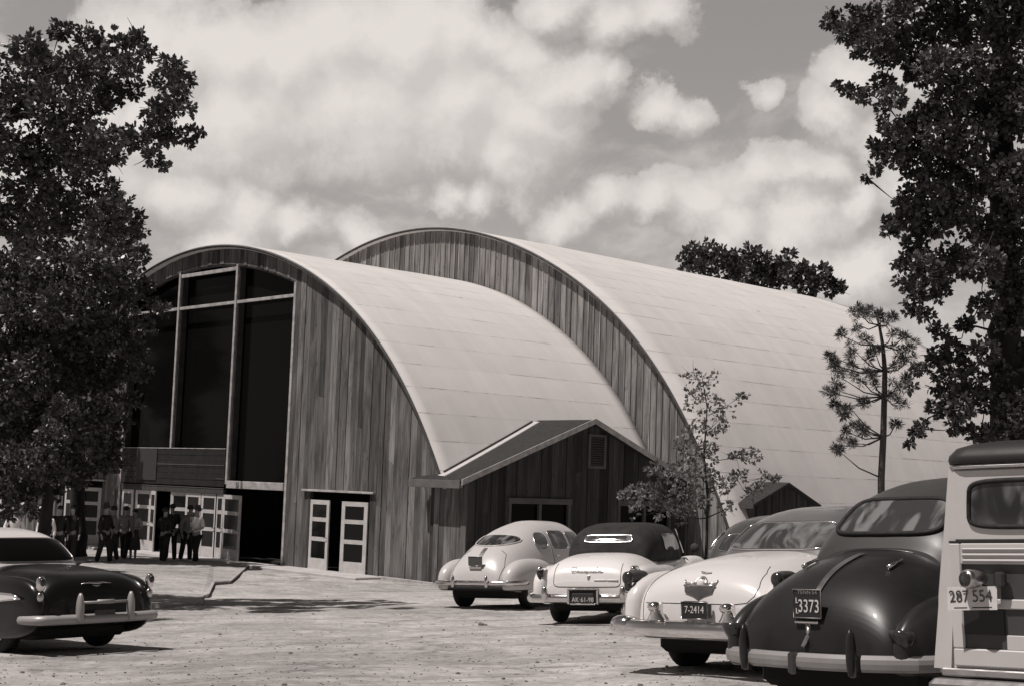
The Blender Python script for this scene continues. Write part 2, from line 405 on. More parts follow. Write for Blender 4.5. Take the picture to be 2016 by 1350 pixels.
WTOP = lambda x: prof1(x)-.62
gnd = lambda x: gz(x, 0)-.15
fplace = lambda u, z, o: (u, -o, z)
F0 = -13.6; F1 = 12.7
ops = [(-5.15, 5.15, gnd, WTOP), (6.35, 9.3, gnd, 1.86), (-9.3, -6.35, gnd, 1.86)]
boards('front_wall', (.13, .3), F0, F1, lambda x: prof1(x)-.03, gnd, fplace, m_wood, hall, ops, brk=(-9.3, -6.35, -5.15, 5.15, 6.35, 9.3))
boards('upper_wall', (.24, .33), -15.4, 15.4, lambda x: prof2(x)-.03, lambda x: gnd(x) if abs(x) > 9 else prof1(x)-.9, lambda u, z, o: (u, LEN1-o, z), m_woodb, hall, batten=.045)
def arch_roof(name, prof, half, y0, y1, parent, thick=.13, ny=24, right=None):
    # points equally spaced by arclength
    xs = [0.]; 
    while xs[-1] < half:
        x = xs[-1]; g = (prof(x+.01)-prof(x))/.01; xs.append(x+.25/math.sqrt(1+g*g))
    arc = [.25*i for i in range(len(xs))]
    nr = sum(x < (right or 99) for x in xs)
    X = [-x for x in xs[:0:-1]]+xs[:nr]; A = [-a for a in arc[:0:-1]]+arc[:nr]
    ys = [y0+(y1-y0)*j/ny for j in range(ny+1)]
    V = []; UV = []; n = len(X)
    def nrm(x):
        g = (prof(x+.01)-prof(x-.01))/.02; l = math.sqrt(1+g*g); return (-g/l, 1/l)
    for sft in (0, -thick):
        for j, y in enumerate(ys):
            for i, x in enumerate(X):
                nn = nrm(x); w = .012*mnoise.noise(Vector((x*.8, y*.5, 2)))
                V.append((x+nn[0]*(sft+.02+w), y, prof(x)+nn[1]*(sft+.02+w))); UV.append((y+50, 100+A[i]))
    m = (ny+1)*n; Fc = []
    for j in range(ny):
        for i in range(n-1):
            q = j*n+i; Fc.append((q, q+1, q+n+1, q+n)); Fc.append((m+q, m+q+n, m+q+n+1, m+q+1))
    for i in range(n-1):
        Fc.append((i, m+i, m+i+1, i+1)); q = ny*n+i; Fc.append((q, q+1, m+q+1, m+q))
    for j in range(ny):
        q = j*n; Fc.append((q, q+n, m+q+n, m+q)); q = j*n+n-1; Fc.append((q, m+q, m+q+n, q+n))
    o = mk(name, V, Fc, m_roof, parent)
    uvl = o.data.uv_layers.new(name='UVMap'); 
    for lp in o.data.loops: uvl.data[lp.index].uv = UV[lp.vertex_index]
    for p_ in o.data.polygons: p_.use_smooth = p_.index < 2*ny*(n-1)
    # dark drip edge along the front rim
    e = MB(); path = []
    for i, x in enumerate(X):
        nn = nrm(x); path.append((x+nn[0]*(-thick*.35), y0-.012, prof(x)+nn[1]*(-thick*.35)))
    e.tube(path, .045, 6)
    e.build('drip_edge', m_post, o)
    return o
arch_roof('roof', prof1, 13.95, -.20, LEN1-.035, hall, right=12.7)
arch_roof('roof', prof2, 16.1, LEN1-.20, LEN2, hall)
# rear wall and inner walls
boards('rear_wall', (.25, .4), -15.9, 15.9, lambda x: prof2(x)-.15, gnd, lambda u, z, o: (u, LEN2-.2+o, z), m_woodb, hall)
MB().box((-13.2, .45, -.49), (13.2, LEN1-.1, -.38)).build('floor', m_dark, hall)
# inner dark wall behind the lobby
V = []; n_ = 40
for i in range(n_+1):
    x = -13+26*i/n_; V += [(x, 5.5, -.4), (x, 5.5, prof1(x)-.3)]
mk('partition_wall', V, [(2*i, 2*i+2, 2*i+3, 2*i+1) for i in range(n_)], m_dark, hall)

# tall window
m_winfr = mat('grey window frame', .085, .7, var=.15)
win = MB(); V = []; Fc = []
n_ = 30
for s, y in ((0, .30), (1, .32)):
    for i in range(n_+1):
        x = -5.1+10.2*i/n_; V += [(x, y, 2.06), (x, y, WTOP(x)+.02)]
k = 2*(n_+1)
for i in range(n_): Fc.append((2*i, 2*i+2, 2*i+3, 2*i+1)); Fc.append((k+2*i, k+2*i+1, k+2*i+3, k+2*i+2))
window = mk('tall_window', V, Fc, m_winglass, hall)
def wb(a, c, m=m_trim, name='mullion'): MB().bevbox(a, c, .008).build(name, m, window)
for X in (-1.77, 1.77):
    wb((X-.055, -.02, 1.95), (X+.055, .06, WTOP(X)-.005), m_trim)
    wb((X-.06, .062, 1.95), (X+.10, .29, WTOP(X)-.01), m_post, 'post')
wb((5.03, -.022, -.45), (5.145, .02, WTOP(5.1)-.01)); wb((-5.145, -.022, -.45), (-5.03, .02, WTOP(5.1)-.01))
wb((4.98, .022, -.45), (5.14, .28, WTOP(5.05)-.01), m_post, 'post'); wb((-5.14, .022, -.45), (-4.98, .28, WTOP(5.05)-.01), m_post, 'post')
za = onY(365, 610, 0)[2]; zb_ = onY(580, 578, 0)[2]; zt_ = (za+zb_)/2
for a, c in ((-5.02, -1.845), (-1.695, 1.695), (1.845, 5.02)):
    wb((a, -.005, zt_-.05), (c, .05, zt_+.05), m_trim, 'transom')
wb((-1.695, -.005, 8.88), (1.695, .05, 9.0), m_trim, 'transom')
# curved head board under the plank band
e = MB(); e.tube([(x, .05, WTOP(x)-.03) for x in np.linspace(-5.1, 5.1, 30)], .05, 4); e.build('head_board', m_post, window)
# sign panel (plank spandrel) over the left doors
sp_ = MB()
for i, z in enumerate(np.arange(1.86, 3.05, .2)):
    sp_.bevbox((-5.0, -.03-.006*(i % 2), z), (1.69, .03, z+.192), .006)
spo = sp_.build('plank_spandrel', mat('dark spandrel boards', .013, .7, var=.4, vscale=3), hall)
for z, a, c in ((3.07, -5.0, 1.69), (2.53, -3.9, 1.65), (2.05, -3.9, -2.6), (2.1, 1.2, 1.69), (1.79, -4.9, 1.69)):
    MB().bevbox((a, -.05, z), (c, .0, z+.025), .004).build('batten', m_winfr if z < 3 else m_trim, spo)
MB().bevbox((-3.95, -.06, 1.98), (-2.55, -.04, 3.05), .004).build('notice_board', mat('grey board', .035, .7), spo)
# sill beam over the right doorway
MB().bevbox((1.86, -.06, 1.83), (5.0, .1, 2.07), .01).build('sill_beam', m_trim, hall)
MB().bevbox((-5.0, -.04, 1.62), (1.69, .08, 1.78), .01).build('door_lintel', m_post, hall)
# doors
m_pane = mat('door glass', .008, .1, spec=.2)
ddir = lambda an: np.array((math.cos(an), math.sin(an), 0.))
def door(x, w, an=0., y=.02, z0=-.42, z1=1.62, label=None, m=None, mir=False):
    """french door leaf with three panes hinged at (x, y)"""
    d = ddir(an); nrm = np.array((d[1], -d[0], 0.)); up = np.array((0, 0, 1.)); o = np.array((x, y, 0.))
    st, H = .13, z1-z0
    fr = MB()
    def rail(u0, u1, za, zc, t=.022): fr.obox(o+d*(u0+u1)/2+up*(za+zc)/2, d, nrm, up, (u1-u0)/2, t, (zc-za)/2)
    rail(0, st, z0, z1); rail(w-st, w, z0, z1)
    zs = [z0, z0+.34, z0+.34+(H-.34)*.33, z0+.34+(H-.34)*.665, z1]
    rail(st, w-st, z0, zs[1]-.0, .019)
    for k in (2, 3): rail(st, w-st, zs[k]-.06, zs[k]+.06, .019)
    rail(st, w-st, z1-.13, z1, .019)
    ob = fr.build('door', m or m_door, hall, label=label)
    for k in (1, 2, 3):
        zl = zs[k]+(0 if k == 1 else .06); zh = zs[k+1]-(.06 if k < 3 else .13)
        MB().obox(o+d*w/2+up*(zl+zh)/2, d, nrm, up, w/2-st-.003, .006, (zh-zl)/2-.003).build('pane', m_pane, ob)
    MB().tube([o+d*(w-.06)+up*(z0+.95)-nrm*.02, o+d*(w-.06)+up*(z0+.95)+nrm*.07, o+d*(w-.16)+up*(z0+.95)+nrm*.07], .012, 6).build('handle', m_post, ob)
    return ob
door(6.50, 1.0, -.05, y=-.05)
door(9.25, .97, math.pi+.2, y=-.06, label='door leaf standing open beside the plank wall')
door(-9.2, 1.0, .05); door(-6.4, 1.1, math.pi+.5)
for x in (-4.9, -3.95, -2.9): door(x, .92 if x > -4.9 else .8, 0 if x < -4 else (.12 if x < -3.5 else -.35))
for x, an in ((-1.6, .3), (-.62, 0), (.35, 0), (1.22, 0)): door(x, .93 if x < 1 else .5, an)
door(1.78, 1.30, -.15, y=-.05, label='wide door leaf left open over the sandy threshold')
for a, c in ((6.05, 9.5), (-9.5, -6.05)): MB().bevbox((a, -.12, 1.86), (c, .0, 1.92), .006).build('door_header', m_trim, hall)
for a in (6.30, 9.26): MB().box((a, -.02, -.45), (a+.1, .1, 1.85)).build('door_frame', m_post, hall)
m_conc = mat('worn concrete', .42, .9, var=.14, vscale=2.5, bump=.4, bscale=25)
MB().bevbox((5.3, -1.15, -.6), (10.2, -.04, -.40), .02).build('door_step', m_conc, hall)
MB().bevbox((-10, -1.0, -.6), (5.2, -.04, -.41), .02).build('door_step', m_conc, hall)
MB().obox((11.3, -.22, -.44), (1, -.05, 0), (.05, 1, 0), (0, 0, 1), 1.35, .09, .05).build('base_board', m_trim, hall)
# annex ------------------------------------------------------------
AX, AY0, AY1 = 13.5, -.12, 8.82
RY, RZ = 4.45, 4.16; SL = (RZ-2.32)/(RY+.5)
rz = lambda y: RZ-SL*abs(y-RY)
Wv = [onX(1000, 989, AX), onX(1122, 991, AX), onX(1215, 998, AX), onX(1319, 1000, AX)]
boards('annex_wall', (.16, .3), 12.03, AX, lambda x: rz(AY0)-.03, lambda x: gz(x, 0)-.2, lambda u, z, o: (u, AY0-o, z), m_wood, hall)
vy0, vy1 = 4.42, 5.12
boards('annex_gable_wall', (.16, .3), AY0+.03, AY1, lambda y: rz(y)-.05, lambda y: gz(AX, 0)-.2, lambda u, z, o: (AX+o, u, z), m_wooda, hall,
       openings=[(Wv[0][1], Wv[1][1], .75, 1.80), (Wv[2][1], Wv[3][1], .75, 1.78), (vy0, vy1, 2.83, 3.74)], brk=(Wv[0][1], Wv[1][1], Wv[2][1], Wv[3][1], vy0, vy1))
for k in (0, 2):
    a, c = Wv[k][1], Wv[k+1][1]
    gl = MB().box((AX-.06, a+.06, .80), (AX-.05, c-.06, 1.76)).build('annex_window', m_winglass, hall)
    fr = MB().bevbox((AX-.045, a, .72), (AX+.05, a+.10, 1.84), .006).bevbox((AX-.045, c-.10, .72), (AX+.05, c, 1.84), .006)
    fr.bevbox((AX-.045, (a+c)/2-.05, .72), (AX+.045, (a+c)/2+.05, 1.80), .006).bevbox((AX-.045, a-.03, 1.76), (AX+.075, c+.03, 1.92), .006).bevbox((AX-.045, a-.04, .66), (AX+.09, c+.04, .735), .006)
    fr.build('window_frame', m_winfr, gl)
lv = MB(); fr = MB()
fr.bevbox((AX, vy0-.02, 2.80), (AX+.06, vy0+.07, 3.78), .006).bevbox((AX, vy1-.07, 2.80), (AX+.06, vy1+.02, 3.78), .006)
fr.bevbox((AX, vy0+.07, 3.70), (AX+.055, vy1-.07, 3.78), .006).bevbox((AX, vy0+.07, 2.80), (AX+.055, vy1-.07, 2.88), .006)
vo = fr.build('vent', m_winfr, hall)
for i in range(12):
    z = 2.90+i*.068; lv.add([(AX-.02, vy0+.07, z+.05), (AX-.02, vy1-.07, z+.05), (AX+.04, vy1-.07, z), (AX+.04, vy0+.07, z), (AX-.02, vy0+.07, z+.06), (AX-.02, vy1-.07, z+.06), (AX+.04, vy1-.07, z+.012), (AX+.04, vy0+.07, z+.012)], [(0,1,2,3),(7,6,5,4),(3,2,6,7),(0,4,5,1),(0,3,7,4),(1,5,6,2)])
lv.build('louver', m_winfr, vo); MB().box((AX-.06, vy0, 2.8), (AX-.05, vy1, 3.75)).build('screen', m_dark, vo)
# annex roof: two slopes, open where the arched roof swallows them
def xin(y):   # where slope meets the arch
    z = rz(y)+.02
    lo, hi = 5., 13.9
    for _ in range(40):
        mid = (lo+hi)/2
        if prof1(mid)+.02 > z: lo = mid
        else: hi = mid
    return lo
def slope(y0, y1, n=24, xout=AX+.22, th=.09):
    ys = np.linspace(y0, y1, n+1); V = []; Fc = []
    for y in ys:
        x0 = 11.62 if y < -.2 else xin(y)-.25
        z = rz(y)+.02
        V += [(x0, y, z), (xout, y, z), (x0, y, z-th), (xout, y, z-th)]
    for i in range(n):
        a = 4*i; Fc += [(a, a+1, a+5, a+4), (a+2, a+6, a+7, a+3), (a+1, a+3, a+7, a+5), (a, a+4, a+6, a+2)]
    Fc += [(0, 2, 3, 1), (4*n, 4*n+1, 4*n+3, 4*n+2)]
    return mk('annex_roof', V, Fc, m_annexroof, hall)
ar = slope(-.55, RY); slope(AY1-.001, RY)
f = MB()  # bright rake boards
for y0, y1 in ((-.55, RY), (AY1, RY)):
    z0, z1 = rz(y0), rz(y1)
    x = AX+.225
    f.add([(x, y0, z0-.10), (x+.03, y0, z0-.10), (x+.03, y0, z0+.055), (x, y0, z0+.055), (x, y1, z1-.10), (x+.03, y1, z1-.10), (x+.03, y1, z1+.055), (x, y1, z1+.055)],
          [(0,1,2,3),(7,6,5,4),(0,4,5,1),(1,5,6,2),(2,6,7,3),(3,7,4,0)])
f.build('rake_board', m_trim, hall)
MB().bevbox((11.62, -.60, 2.12), (AX+.2, -.555, 2.33), .006).build('eave_board', mat('weathered fascia', .12, .8, var=.2), hall)
for x in np.arange(11.8, 13.6, .3): MB().bevbox((x, -.54, 2.14), (x+.05, -.17, 2.23), .004).build('rafter_tail', m_trim, hall)
# valley flashing
V = []; Fc = []; ys = np.linspace(-.30, RY-.2, 26)
for y in ys:
    x = xin(max(y, -.2)); z = rz(y)+.03; V += [(x-.05, y, z+.03), (x+.06, y, z+.012), (x+.20, y, z+.012), (x+.22, y, z-.03)]
for i in range(25):
    for k in range(3): a = 4*i+k; Fc.append((a, a+1, a+5, a+4))
mk('valley_flashing', V, Fc, m_flash, hall)
MB().tube([(xin(y)-.03+.0, y, rz(y)+.07) for y in np.linspace(-.1, RY-.3, 20)], .035, 6).build('valley_batten', m_post, hall)

# ------------------------------------------------------------------ path, sheds
pp = [G(*q) for q in ((492, 1112), (452, 1148), (420, 1150), (409, 1174), (397, 1178), (396, 1192), (330, 1196), (200, 1190), (120, 1140), (180, 1100), (250, 1096), (420, 1098))]
V = [(p[0], p[1], gz(p[0], p[1])+.07) for p in pp]+[(p[0], p[1], gz(p[0], p[1])-.2) for p in pp]; n_ = len(pp)
mk('path', V, [tuple(range(n_))]+[(i, n_+i, n_+(i+1) % n_, (i+1) % n_) for i in range(n_)], m_ground, kind='structure')
for p_ in bpy.data.objects['path'].data.polygons: pass
ed = MB()
for a, c in zip(pp[:5], pp[1:6]):
    d = c-a; l = np.linalg.norm(d); d = d/l
    z = (gz(*a[:2])+gz(*c[:2]))/2
    ed.obox(((a[0]+c[0])/2, (a[1]+c[1])/2, z+.058), d, (-d[1], d[0], 0), (0, 0, 1), l/2, .03, .018)
ed.build('edging_board', m_trim, None, label='low pale zigzag timber edging laid along the sandy walk', cat='edging')
def mxz(x, y, z, hx, hy):
    """matrix: +x axis along (hx,hy)"""
    l = math.hypot(hx, hy); hx /= l; hy /= l
    return Matrix(((hx, -hy, 0, x), (hy, hx, 0, y), (0, 0, 1, z), (0, 0, 0, 1)))
# second small gabled annex against the big roof
BX = 15.45
ya, yr, yb = onX(1488, 1000, BX)[1], onX(1546, 950, BX)[1], onX(1600, 1000, BX)[1]
zr_ = onX(1546, 950, BX)[2]; ze_ = onX(1488, 985, BX)[2]; k2 = (zr_-ze_)/(yr-ya)
zz = lambda y: zr_-k2*abs(y-yr)
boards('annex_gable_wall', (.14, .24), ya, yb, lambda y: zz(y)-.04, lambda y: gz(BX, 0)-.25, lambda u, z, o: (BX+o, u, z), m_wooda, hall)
boards('annex_wall', (.14, .24), 14.6, BX-.03, lambda x: ze_-.05, lambda x: gz(x, 0)-.25, lambda u, z, o: (u, ya-o, z), m_wood, hall)
V = []
for y in (ya-.25, yr, yb+.25):
    for x in (14.7 if y == yr else 14.75, BX+.15): V += [(x, y, zz(y)+.02), (x, y, zz(y)-.06)]
V[0] = (14.5, V[0][1], V[0][2]); V[1] = (14.5, V[1][1], V[1][2])
mk('annex_roof', V, [(0,2,6,4),(4,6,10,8),(1,5,7,3),(5,9,11,7),(2,3,7,6),(6,7,11,10),(0,1,3,2),(8,10,11,9),(0,4,5,1),(4,8,9,5)], m_annexroof, hall)
MB().bevbox((14.5, ya-.30, zz(ya-.25)-.14), (BX+.13, ya-.255, zz(ya-.25)+.01), .006).build('eave_board', m_post, hall)

# ------------------------------------------------------------------ foliage
def leaf_mat(name, v, rough=.45, trans=.10):
    m = bpy.data.materials.new(name); m.use_nodes = True; q = NB(m.node_tree); p = m.node_tree.nodes['Principled BSDF']
    oi = q.n('ShaderNodeTexCoord').outputs['Object']
    f = q.mr(q.noise(oi, 1.3, 3), .3, .7, .7, 1.3, 'LINEAR')
    f2 = q.mr(q.noise(oi, 14., 2), .3, .7, .6, 1.4, 'LINEAR')
    s = q.vm('SCALE', (v*1.02, v*.99, v*.98)); q.l(q.m('MULTIPLY', f, f2), s.inputs['Scale'])
    q.l(s.outputs[0], p.inputs['Base Color']); p.inputs['Roughness'].default_value = rough; p.inputs['Specular IOR Level'].default_value = .5
    tr = q.n('ShaderNodeBsdfTranslucent'); q.l(s.outputs[0], tr.inputs[0])
    mx = q.n('ShaderNodeMixShader'); mx.inputs[0].default_value = trans
    q.l(p.outputs[0], mx.inputs[1]); q.l(tr.outputs[0], mx.inputs[2]); q.l(mx.outputs[0], m.node_tree.nodes['Material Output'].inputs[0])
    return m
m_leaf = leaf_mat('oak leaves', .08, .4); m_leafs = leaf_mat('young leaves', .17, .5, .35); m_needle = leaf_mat('pine needles', .065)
m_bark = mat('bark', .022, .9, var=.4, vscale=5, bump=1., bscale=18, stretch=(1, 1, .25))
m_barkp = mat('pine bark', .07, .9, var=.3, vscale=8, bump=1., bscale=25)
rng = np.random.default_rng(5)
def leaves_mesh(centers, dirs, size, aspect=.55, curl=.25):
    """one lobed leaf (6 vertices) per centre"""
    n = len(centers); c = np.asarray(centers); d = np.asarray(dirs); d = d/np.linalg.norm(d, axis=1, keepdims=True)
    r = rng.normal(size=(n, 3)); r[:, 2] += .0
    s = np.cross(d, r); s /= np.linalg.norm(s, axis=1, keepdims=True)+1e-9
    nn = np.cross(d, s); sz = (size*rng.uniform(.65, 1.3, n))[:, None]
    w = sz*aspect*.5
    v = np.stack([c, c+d*sz*.3+s*w*.8+nn*sz*curl*.2, c+d*sz*.62+s*w+nn*sz*curl*.1, c+d*sz-nn*sz*curl*.5, c+d*sz*.62-s*w+nn*sz*curl*.1, c+d*sz*.3-s*w*.8+nn*sz*curl*.2], 1)
    return v.reshape(-1, 3), n
def leaf_obj(name, centers, dirs, size, material, parent, aspect=.55, kind=None):
    v, n = leaves_mesh(centers, dirs, size, aspect)
    me = bpy.data.meshes.new(name); me.vertices.add(len(v)); me.vertices.foreach_set('co', v.astype('f').ravel())
    me.loops.add(6*n); me.loops.foreach_set('vertex_index', np.arange(6*n, dtype='i'))
    me.polygons.add(n); me.polygons.foreach_set('loop_start', np.arange(n, dtype='i')*6); me.polygons.foreach_set('loop_total', np.full(n, 6, 'i'))
    me.update(calc_edges=True); me.validate()
    me.materials.append(material); o = bpy.data.objects.new(name, me); COL.objects.link(o); o.parent = parent
    if kind: o['kind'] = kind
    return o
def sprigs(c, r, n, per=7, flat=.8, inner=.35):
    """sprig origins spread through a blob, denser to its shell, leaves radiate from each"""
    C = []; D = []
    u = rng.normal(size=(n, 3)); u /= np.linalg.norm(u, axis=1, keepdims=True)
    rr = r*(inner+(1-inner)*rng.random(n)**.5)
    # lumpy outline
    lump = np.array([.72+.5*mnoise.noise(Vector((float(q[0]*2.1+c[0]), float(q[1]*2.1+c[1]), float(q[2]*2.1+c[2]))))+.15 for q in u])
    o = c+u*(rr*np.clip(lump, .45, 1.25))[:, None]*np.array((1, 1, flat))
    for k in range(per):
        j = rng.normal(size=(n, 3))
        dd = u*.75+j*.75; dd[:, 2] -= .1
        dd /= np.linalg.norm(dd, axis=1, keepdims=True)
        C.append(o+j*.03*r); D.append(dd)
    return np.concatenate(C), np.concatenate(D)
def tree(name, label, trunk, blobs, d, size, dens, material=None, bark=None, djit=.7, limbs=True, group=None, per=7, mn=.012, flat=.85):
    """trunk: list of (px,py,depth,radius); blobs: (px,py,rpx[,depth])"""
    base = P(*trunk[0][:3]); bz = gz(base[0], base[1])
    root = thing(name, label, 'tree', Matrix.Translation((base[0], base[1], bz)), group)
    off = np.array((base[0], base[1], bz))
    tp = [P(*t[:3])-off for t in trunk]; tp[0] = np.array((0, 0, -.15)); tr = [t[3] for t in trunk]
    # densify trunk with wobble
    pts = []; rs = []
    for i in range(len(tp)-1):
        for k in range(6):
            t = k/6; q = tp[i]*(1-t)+tp[i+1]*t; rr = tr[i]*(1-t)+tr[i+1]*t
            if i+k: q = q+rng.normal(size=3)*rr*.18
            pts.append(q); rs.append(rr)
    pts.append(tp[-1]); rs.append(tr[-1]); rs[0] *= 1.45; rs[1] *= 1.15
    mb = MB().tube(pts, rs, 12)
    C = []; D = []
    cs = []
    for q in blobs:
        dd = (q[3] if len(q) > 3 else d)+rng.uniform(-djit, djit)
        c = P(q[0], q[1], dd)-off; r = q[2]/FPX*dd
        n = max(6, int(dens*(r/size)**2))
        a, e = sprigs(c, r, n, per, flat); C.append(a); D.append(e); cs.append((c, r))
    # limbs run from the trunk to the nearest clump and on from clump to clump
    nodes = [(p, k) for p, k in zip(pts, rs)]
    cs.sort(key=lambda t: min(np.linalg.norm(p-t[0]) for p in pts))
    for c, r in cs:
        p0, k0 = min(nodes, key=lambda t: np.linalg.norm((t[0]-c)*np.array((1, 1, 1.2)))+(.6*r if t[0][2] > c[2] else 0))
        L_ = np.linalg.norm(c-p0); r0 = min(k0*.6, max(mn*1.6, .016*L_+mn)); r1 = max(mn*.9, r0*.6)
        m1 = p0*.6+c*.4+np.array((0, 0, -.05*L_))+rng.normal(size=3)*.06*L_; m2 = p0*.25+c*.75+rng.normal(size=3)*.05*L_
        mb.tube([p0, m1, m2, c], [r0, r0*.85, r1*1.1, r1], 6); nodes.append((c, r1))
        for _ in range(4):
            t = c+rng.normal(size=3)*r*.55; mb.tube([m2*.3+c*.7, (c+t)/2+rng.normal(size=3)*r*.1, t], [mn, mn*.7, mn*.3], 4)
    mb.build('trunk', bark or m_bark, root, smooth=True)
    leaf_obj('crown', np.concatenate(C), np.concatenate(D), size, material or m_leaf, root)
    return root
A1 = [(120,62,28),(175,78,32),(235,88,33),(270,75,24),(288,105,22),(60,100,45),(85,140,55),(150,130,48),(215,135,42),(255,128,30),(262,178,24),(30,200,60),(110,210,60),(175,200,52),(228,180,30),
  (338,128,30),(358,160,30),(322,160,26),(345,190,26),(303,222,28),(330,215,26),(372,215,16),(315,262,32),(268,275,30),(300,308,22),(322,325,16),(336,262,24),(372,262,18),(392,262,11),(368,285,13),(245,275,28),
  (200,270,42),(150,280,56),(90,290,60),(30,300,55),(215,312,32),(178,325,40),(120,365,55),(60,380,60),(205,380,40),(228,410,40),(262,432,26),(150,430,56),(20,440,50),(80,460,60),(205,455,45),(250,462,32),(278,458,16)]
A1 += [(rng.uniform(-620, -230), rng.uniform(-80, 480), rng.uniform(38, 62), rng.uniform(24.5, 28)) for _ in range(20)]
A1 += [(-60, 120, 80), (-150, 220, 110), (-60, 260, 90), (-70, 400, 90), (-200, 400, 120), (-320, 300, 130), (-300, 150, 110)]
tree('broadleaf_tree', 'tall spreading oak at the left edge with its ragged crown against bright cloud', [(-430, 1200, 27, .26), (-410, 900, 27, .20), (-330, 650, 27.2, .17), (-150, 400, 27.6, .11), (90, 150, 28, .04)], A1, 28, .105, 6.0, djit=1.9)
A2 = [(40,530,60),(110,530,60),(180,522,58),(238,512,46),(280,503,20),(60,600,65),(130,600,60),(200,590,58),(242,565,38),(20,660,45),(90,670,60),(160,660,60),(225,650,55),(280,640,26),(322,612,16),(300,602,20),
  (60,740,60),(30,720,50),(130,740,58),(196,735,55),(245,720,36),(280,735,18),(60,820,60),(130,825,52),(190,820,44),(235,830,24),(20,880,42),(24,950,44),(66,905,45),(120,885,38),(185,880,30),(225,870,18)]
A2 += [(150,930,40),(215,905,34),(100,960,30),(245,790,30),(262,690,30),(-20,780,70),(230,540,34),(285,560,22),(-50, 560, 80), (-60, 700, 90), (-60, 850, 80), (-160, 650, 100)]
tree('broadleaf_tree', 'dark leafy tree with low boughs screening the left end of the tall window', [(150, 1120, 46, .27), (152, 960, 46, .22), (150, 760, 45.5, .18), (130, 560, 44, .10)], A2, 43.3, .15, 6.2, djit=1.6)
tree('broadleaf_tree', 'slim dark trunk tree behind the two-tone car at far left', [(85, 1120, 38, .18), (92, 980, 38, .15), (88, 850, 38, .04)], [(20,1000,26),(40,980,24),(10,960,30),(88,900,36),(60,960,30),(30,900,40),(100,860,34),(110,930,30),(60,1000,22)], 37.5, .13, 6.)
B1 = [(1640,42,24),(1668,62,26),(1700,38,32),(1690,92,22),(1722,78,36),(1762,42,44),(1742,112,28),(1790,90,46),(1850,45,50),(1915,45,55),(1985,55,60),(1805,140,32),(1850,130,45),(1910,135,48),(1980,150,50),
  (1652,170,13),(1678,180,18),(1703,192,19),(1738,165,24),(1762,192,26),(1738,214,17),(1795,238,26),(1832,222,28),(1870,200,42),(1930,210,50),(1990,230,50),(1745,250,20),(1764,266,25),(1802,272,36),(1852,270,45),(1910,280,52),
  (1726,292,19),(1752,302,30),(1800,320,40),(1722,334,15),(1707,350,9),(1860,330,46),(1920,350,52),(1812,375,22),(1772,402,19),(1792,392,26),(1840,390,40),(1745,440,17),(1752,458,16),(1790,430,34),(1832,440,38),(1890,410,45),(1945,450,45),
  (1800,482,26),(1780,520,21),(1788,560,19),(1768,552,11),(1828,530,38),(1878,515,40),(1930,520,46),(1800,590,24),(1820,618,18),(1848,570,24),(1790,615,13),(1935,600,28),
  (1850,700,24),(1880,690,24),(1902,722,20),(1822,722,12),(1870,752,34),(1912,762,36),(1940,690,28),(1850,800,25),(1890,800,30),(1940,790,26),(1880,840,20),(1912,850,20),(1935,858,20),(1802,850,15),(1790,870,9),(1820,832,15),(1803,725,16),(1790,760,12),(1842,650,14),
  (1900,640,20),(1860,660,16),(1990,350,55),(1990,480,50),(1995,620,40),(2012,700,50),(2015,800,42),(1962,845,26),(2005,560,48),(1965,730,30),(2040,860,60),(1960,-60,80),(1870,-50,70),(1790,-40,55),(2050,-70,90),(2000,-160,90),(1890,-150,75),(2110,-150,80),(2060,200,90),(2080,400,90),(2080,600,80),(2060,40,80),(2150,300,120),(2070,780,60)]
tree('broadleaf_tree', 'huge dark oak rising at the right edge over the wood-sided wagon', [(1985, 1050, 19.5, .28), (1985, 880, 19.5, .225), (1982, 650, 19.5, .215), (1978, 450, 19.5, .19), (1970, 250, 19.4, .15), (1965, 0, 19.3, .10), (1960, -90, 19.2, .05)], [(q[0], q[1], q[2]*(1.1 if q[2] > 20 else 1.)) for q in B1], 19, .072, 6.8, djit=.6)
SP = [(1368,745,28),(1402,742,20),(1380,790,36),(1422,802,24),(1450,785,14),(1466,778,6),(1402,840,30),(1432,830,16),(1362,850,26),(1382,890,34),(1338,885,22),(1300,930,32),(1342,930,36),(1382,940,32),(1250,970,22),(1225,975,12),(1282,975,32),(1332,985,36),
  (1380,985,30),(1300,1008,22),(1250,1000,18),(1450,900,20),(1482,900,18),(1500,940,18),(1524,945,6),(1450,940,22),(1472,970,16),(1420,960,26),(1430,1000,16),(1490,962,12),(1345,1010,24)]
tree('broadleaf_sapling', 'slender young broadleaf tree with thin airy foliage in front of the upper plank wall', [(1388, 1080, 27.5, .035), (1394, 980, 27.5, .028), (1386, 900, 27.5, .018), (1392, 800, 27.5, .010), (1380, 730, 27.5, .005)], [(q[0], q[1], q[2]*1.1) for q in SP]+[(x+8, y-6, r*.8) for x, y, r in SP if y > 870], 27.3, .07, 1.35, m_leafs, djit=.7, per=6, mn=.006)
FT = [(1455,530,26),(1420,500,24),(1375,515,28),(1360,500,20),(1345,510,11),(1395,500,27),(1440,506,20),(1430,530,28),(1380,530,26),(1350,535,14)]
tree('distant_tree', 'leftmost rounded treetop showing over the ridge of the big roof', [(1395, 1000, 76, .35), (1395, 700, 76, .3), (1395, 540, 76, .15)], FT, 75, .27, 5.5, group='treetops behind the hall')
FT = [(1500,540,32),(1540,530,28),(1575,545,28),(1480,495,20),(1500,500,16),(1470,535,36),(1515,522,24),(1552,505,17),(1530,545,32)]
tree('distant_tree', 'middle rounded treetop showing over the ridge of the big roof', [(1500, 1000, 78, .35), (1500, 700, 78, .3), (1500, 540, 78, .15)], FT, 77, .27, 5.5, group='treetops behind the hall')
